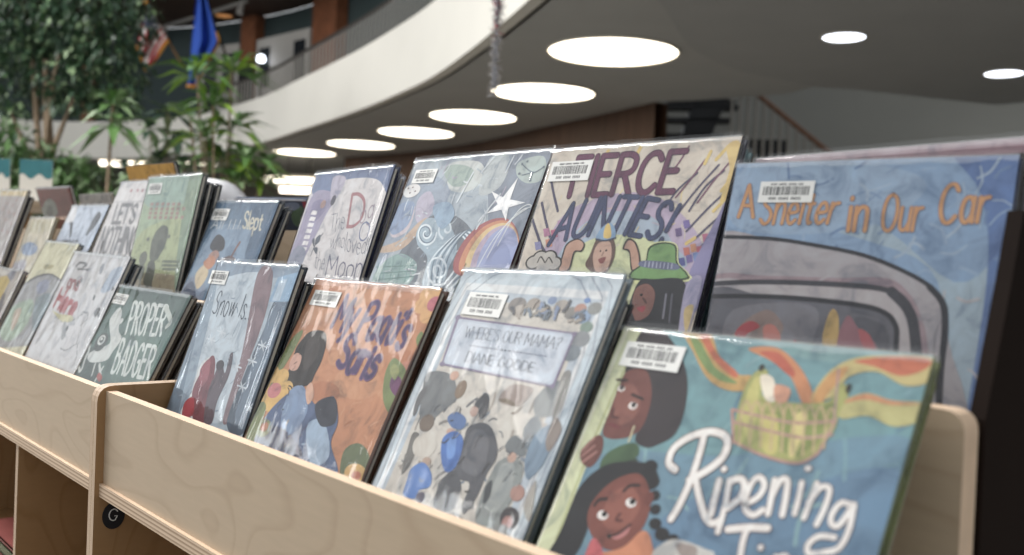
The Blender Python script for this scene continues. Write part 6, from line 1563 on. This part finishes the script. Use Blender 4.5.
  ('P','#a8acb0',[(-0.129,0.609),(0.044,0.665),(0.271,0.725),(0.596,0.761),(0.877,0.748),(1.013,0.719),(1.032,0.612),(1.039,0.44),(1.068,0.309),(-0.34,0.185),(-0.214,0.4)]),
  ('P','#a9bfae',[(-0.02,0.482),(0.489,0.58),(0.701,0.44),(0.483,0.283),(0.052,0.299)]),
  ('P','#8fa0a8',[(0.592,0.586),(0.911,0.643),(1.013,0.5),(0.923,0.394)]),
  ('P','#c6b7a8',[(0.149,0.466),(0.309,0.503),(0.397,0.392),(0.321,0.347)]),
  ('P','#9aa3b8',[(0.402,0.694),(0.659,0.732),(0.764,0.66),(0.564,0.624)]),
  ('P','#b0ad8a',[(0.34,0.825),(0.602,0.835),(0.552,0.806),(0.368,0.799)]),
  ('S',['#8f959c','#b3b8ba','#9cb0a4','#7d868c','#c6c8c4'],(0.1,0.9,0.2,0.62),45,0.05,0.006,0,0,18),
 ],
 'purple': [
  ('P','#c9b46a',[(0.249,0.851),(0.411,0.917),(0.688,0.914),(0.684,0.803),(0.68,0.692),(0.435,0.674)]),
  ('P','#8f93a0',[(0.475,0.959),(0.751,0.991),(0.747,0.88)]),
  ('P','#7d7a80',[(0.68,0.692),(0.743,0.77),(0.884,0.617),(0.823,0.54)]),
  ('P','#d2cfc8',[(0.153,0.981),(0.554,0.991),(0.505,0.941),(0.251,0.928)]),
 ],
 'yellowish': [
  ('P','#8ea4c2',[(0.079,0.611),(0.174,0.672),(0.387,0.696),(0.682,0.657),(0.728,0.582),(0.494,0.535),(0.243,0.542)]),
  ('P','#b7b9c4',[(-0.111,0.398),(0.402,0.487),(0.483,0.362),(-0.105,0.331)]),
  ('P','#c4bfa4',[(0.148,0.942),(0.859,0.952),(0.867,0.824),(0.232,0.81)]),
  ('L','#9aa3b4',0.0296,[(0.1,0.607),(0.057,0.517)]),
  ('S',['#b9b39c','#d8d2c0','#a9a894'],(0.1,0.9,0.3,0.9),20,0.06,0.006,0,0,19),
 ],
 'grey': [
  ('E','#b08a8c',(0.352,0.814),0.043,0.0119,0),
  ('E','#b08a8c',(0.616,0.784),0.041,0.0119,0),
  ('E','#b08a8c',(0.651,0.854),0.041,0.0131,0),
  ('E','#b08a8c',(0.712,0.906),0.041,0.0119,0),
  ('E','#b08a8c',(0.58,0.714),0.042,0.0119,0),
  ('E','#b08a8c',(0.836,0.686),0.04,0.0119,0),
  ('E','#b08a8c',(0.845,0.771),0.04,0.0119,0),
  ('E','#b08a8c',(0.415,0.868),0.042,0.0119,0),
  ('E','#b08a8c',(0.631,0.612),0.041,0.0119,0),
  ('E','#b08a8c',(0.826,0.601),0.04,0.0119,0),
  ('Q','#d8c79a',[(-0.578,1.008),(0.998,0.997),(0.997,0.943),(-0.474,0.944)]),
 ],
 'redbrown': [
  ('P','#8f9a90',[(-0.06,0.744),(0.119,0.856),(0.327,0.897),(0.465,0.856),(0.419,0.747)]),
  ('P','#6a6f6c',[(0.092,0.745),(0.2,0.823),(0.284,0.839),(0.346,0.823),(0.297,0.747)]),
  ('Q','#a9827c',[(-0.256,1.011),(1.01,1.001),(0.996,0.986),(-0.276,0.991)]),
 ],
 'navyred': [
  ('Q','#c3c7d2',[(-0.141,1.008),(1.073,0.997),(1.068,0.985),(-0.15,0.988)]),
  ('P','#4f6b52',[(0.772,0.888),(0.922,0.951),(0.955,0.862),(0.809,0.805)]),
  ('Q','#a33a48',[(0.949,0.981),(1.019,0.982),(0.999,0.93),(0.95,0.94)]),
  ('P','#6a7890',[(0.704,0.964),(0.875,0.973),(0.888,0.936),(0.707,0.902)]),
  ('P','#8a94a8',[(0.153,0.957),(0.529,0.965),(0.447,0.913),(0.164,0.909)]),
 ],
}
LABELS = {'ripening': (0.041, 0.88, 0.271, 0.956), 'mama': (0.117, 0.843, 0.386, 0.919), 'paati': (0.04, 0.88, 0.279, 0.946), 'snow': (-0.044, 0.887, 0.19, 0.952), 'shelter': (0.117, 0.861, 0.332, 0.933), 'fierce': (0.022, 0.869, 0.269, 0.947), 'swirl': (0.039, 0.885, 0.223, 0.95), 'badger': (-0.004, 0.868, 0.208, 0.94), 'slept': (0.017, 0.857, 0.288, 0.94), 'green': (0.046, 0.884, 0.301, 0.956)}

# ================================================================== THE BOOKS
def bk(n, label, base, edge, **k):
    k.setdefault('sticker', LABELS.get(n)); return book(n, label, base, edge, ART.get(n, ()), **k)
FR, MD = 'books displayed on the front tier', 'books displayed on the upper tier'
bk('ripening', 'teal picture book with two peeking children and a fruit basket, nearest on the front tier', '#6f9fa6', '#6d7a2c', group=FR, res=60)
bk('mama', 'pale blue picture book with a crowd of grey figures and a title plate', '#c9ced2', '#75858f', group=FR, res=60)
bk('paati', 'orange picture book with purple lettering and a dark haired figure', '#c98a5e', '#5b3a28', group=FR, res=60)
bk('snow', 'pale blue snowy picture book beside the left side panel of the front bookcase', '#a9bcca', '#26303c', group=FR, res=56)
bk('badger', 'dark green picture book with big white lettering', '#52706a', '#4b4640', group=FR, res=50)
bk('here', 'white picture book with red lettering and a dashed trail', '#c9cbce', '#4a5258', group=FR)
bk('yelgrn', 'pale yellow picture book with a grey arch, left of the white one', '#d3d2b4', '#3a4048', group=FR)
bk('purple', 'purple edged book cut off at the left edge of the front tier', '#b9b4ae', '#4a3f52', group=FR)
bk('shelter', 'blue picture book with a big grey car window and orange lettering', '#86a6c8', '#22345c', group=MD, res=60)
bk('fierce', 'picture book with purple lettering, rays and an arm flexing woman', '#cfc4b4', '#4a4a58', group=MD, res=60)
bk('swirl', 'picture book of blue swirls, a rainbow and a white star', '#a9b6c0', '#5a3a42', group=MD, res=56)
bk('dog', 'white picture book with thin handwritten lettering', '#d2cfd0', '#2a3450', group=MD, res=50)
bk('slept', 'blue picture book with cream lettering and a dark haired child', '#5f7d98', '#24303c', group=MD, res=46)
bk('green', 'pale green picture book with a large hare and two small ones', '#a9bf9f', '#2c3230', group=MD, res=46)
bk('lets', 'white picture book with heavy grey capital lettering', '#cfcdcd', '#55565a', group=MD)
bk('penguin', 'pale blue picture book with black and white birds', '#b4c2d4', '#2a323c', group=MD)
bk('yellowish', 'small cream picture book with a blue animal', '#cfc9b4', '#8a7a50', group=MD)
bk('grey', 'grey picture book with a dark purple edge at the left end', '#b5b1b0', '#3a3140', group=MD)
ART['pink'] = [('Q', '#8c6a74', [(0, .955), (1, .955), (1, 1), (0, 1)]), ('Q', '#b7a0a8', [(0, .978), (1, .978), (1, 1), (0, 1)])]
bk('pink', 'large dark book with a pink top edge behind the blue car book', '#241813', '#a38a92', group=MD, t=.012)
bk('navyred', 'navy book with red corner seen behind the wooden backrest', '#3b4557', '#5a6a88', t=.01, film=0)
bk('redbrown', 'brick red book with a grey arch picture behind the small cream book', '#8c423c', '#3a3a48')
bk('greytop', 'plain grey board book behind the pale blue bird book', '#a3a29e', '#8a8a86', film=0)
bk('yellow', 'mustard yellow book standing tall behind the white lettered book', '#c8982a', '#27304a', film=0)

BH = 'further copies standing behind the displayed books'
def behind(n, k, label, base, edge, dx=.003, hs=.985, scale=.98):
    for i in range(k):
        lb = label if k == 1 else label.replace('copy', ('first copy', 'second copy')[i])
        book(n, lb, base, edge, (), None, .0095, dy=.0147*(i+1), dx=dx*(i+1), group=BH, film=1, res=12, amp=.0003, hs=hs, scale=scale)
behind('ripening', 1, 'copy with a yellow green edge behind the teal book', '#a9a23c', '#7d8a2c', -.003, .98, .975)
behind('mama', 1, 'dark edged copy right behind the pale blue crowd book', '#5a666c', '#39434a', 0, .985, .95)
behind('snow', 2, 'dark navy copy behind the pale blue snowy book', '#2a3440', '#1d242c', .0015, .985, .95)
behind('badger', 2, 'brown edged copy behind the dark green white lettered book', '#57504a', '#3e3732', .005)
behind('here', 1, 'copy behind the white trail book', '#5a6268', '#464c50')
behind('fierce', 1, 'blue green copy peeking out behind the ray book', '#6f98a0', '#4d6f74', .001, 1.0, .97)
behind('swirl', 1, 'copy behind the swirl and rainbow book', '#5a3a42', '#3a2c34', 0, .985, .96)
behind('dog', 1, 'pale edged copy behind the handwritten white book', '#b9b9c2', '#8f93a0', -.002)
behind('slept', 1, 'dark copy behind the blue child book', '#2a3440', '#1d2630', .006)
behind('green', 2, 'dark copy leaning behind the pale green hare book', '#33383a', '#24282a', .001, .985, .97)
behind('grey', 1, 'dark purple copy behind the grey book at the left end', '#3a3140', '#2c2432', .001, .985, .96)
behind('paati', 1, 'brown edged copy behind the orange book', '#6a4630', '#4a3020', 0, .985, .975)
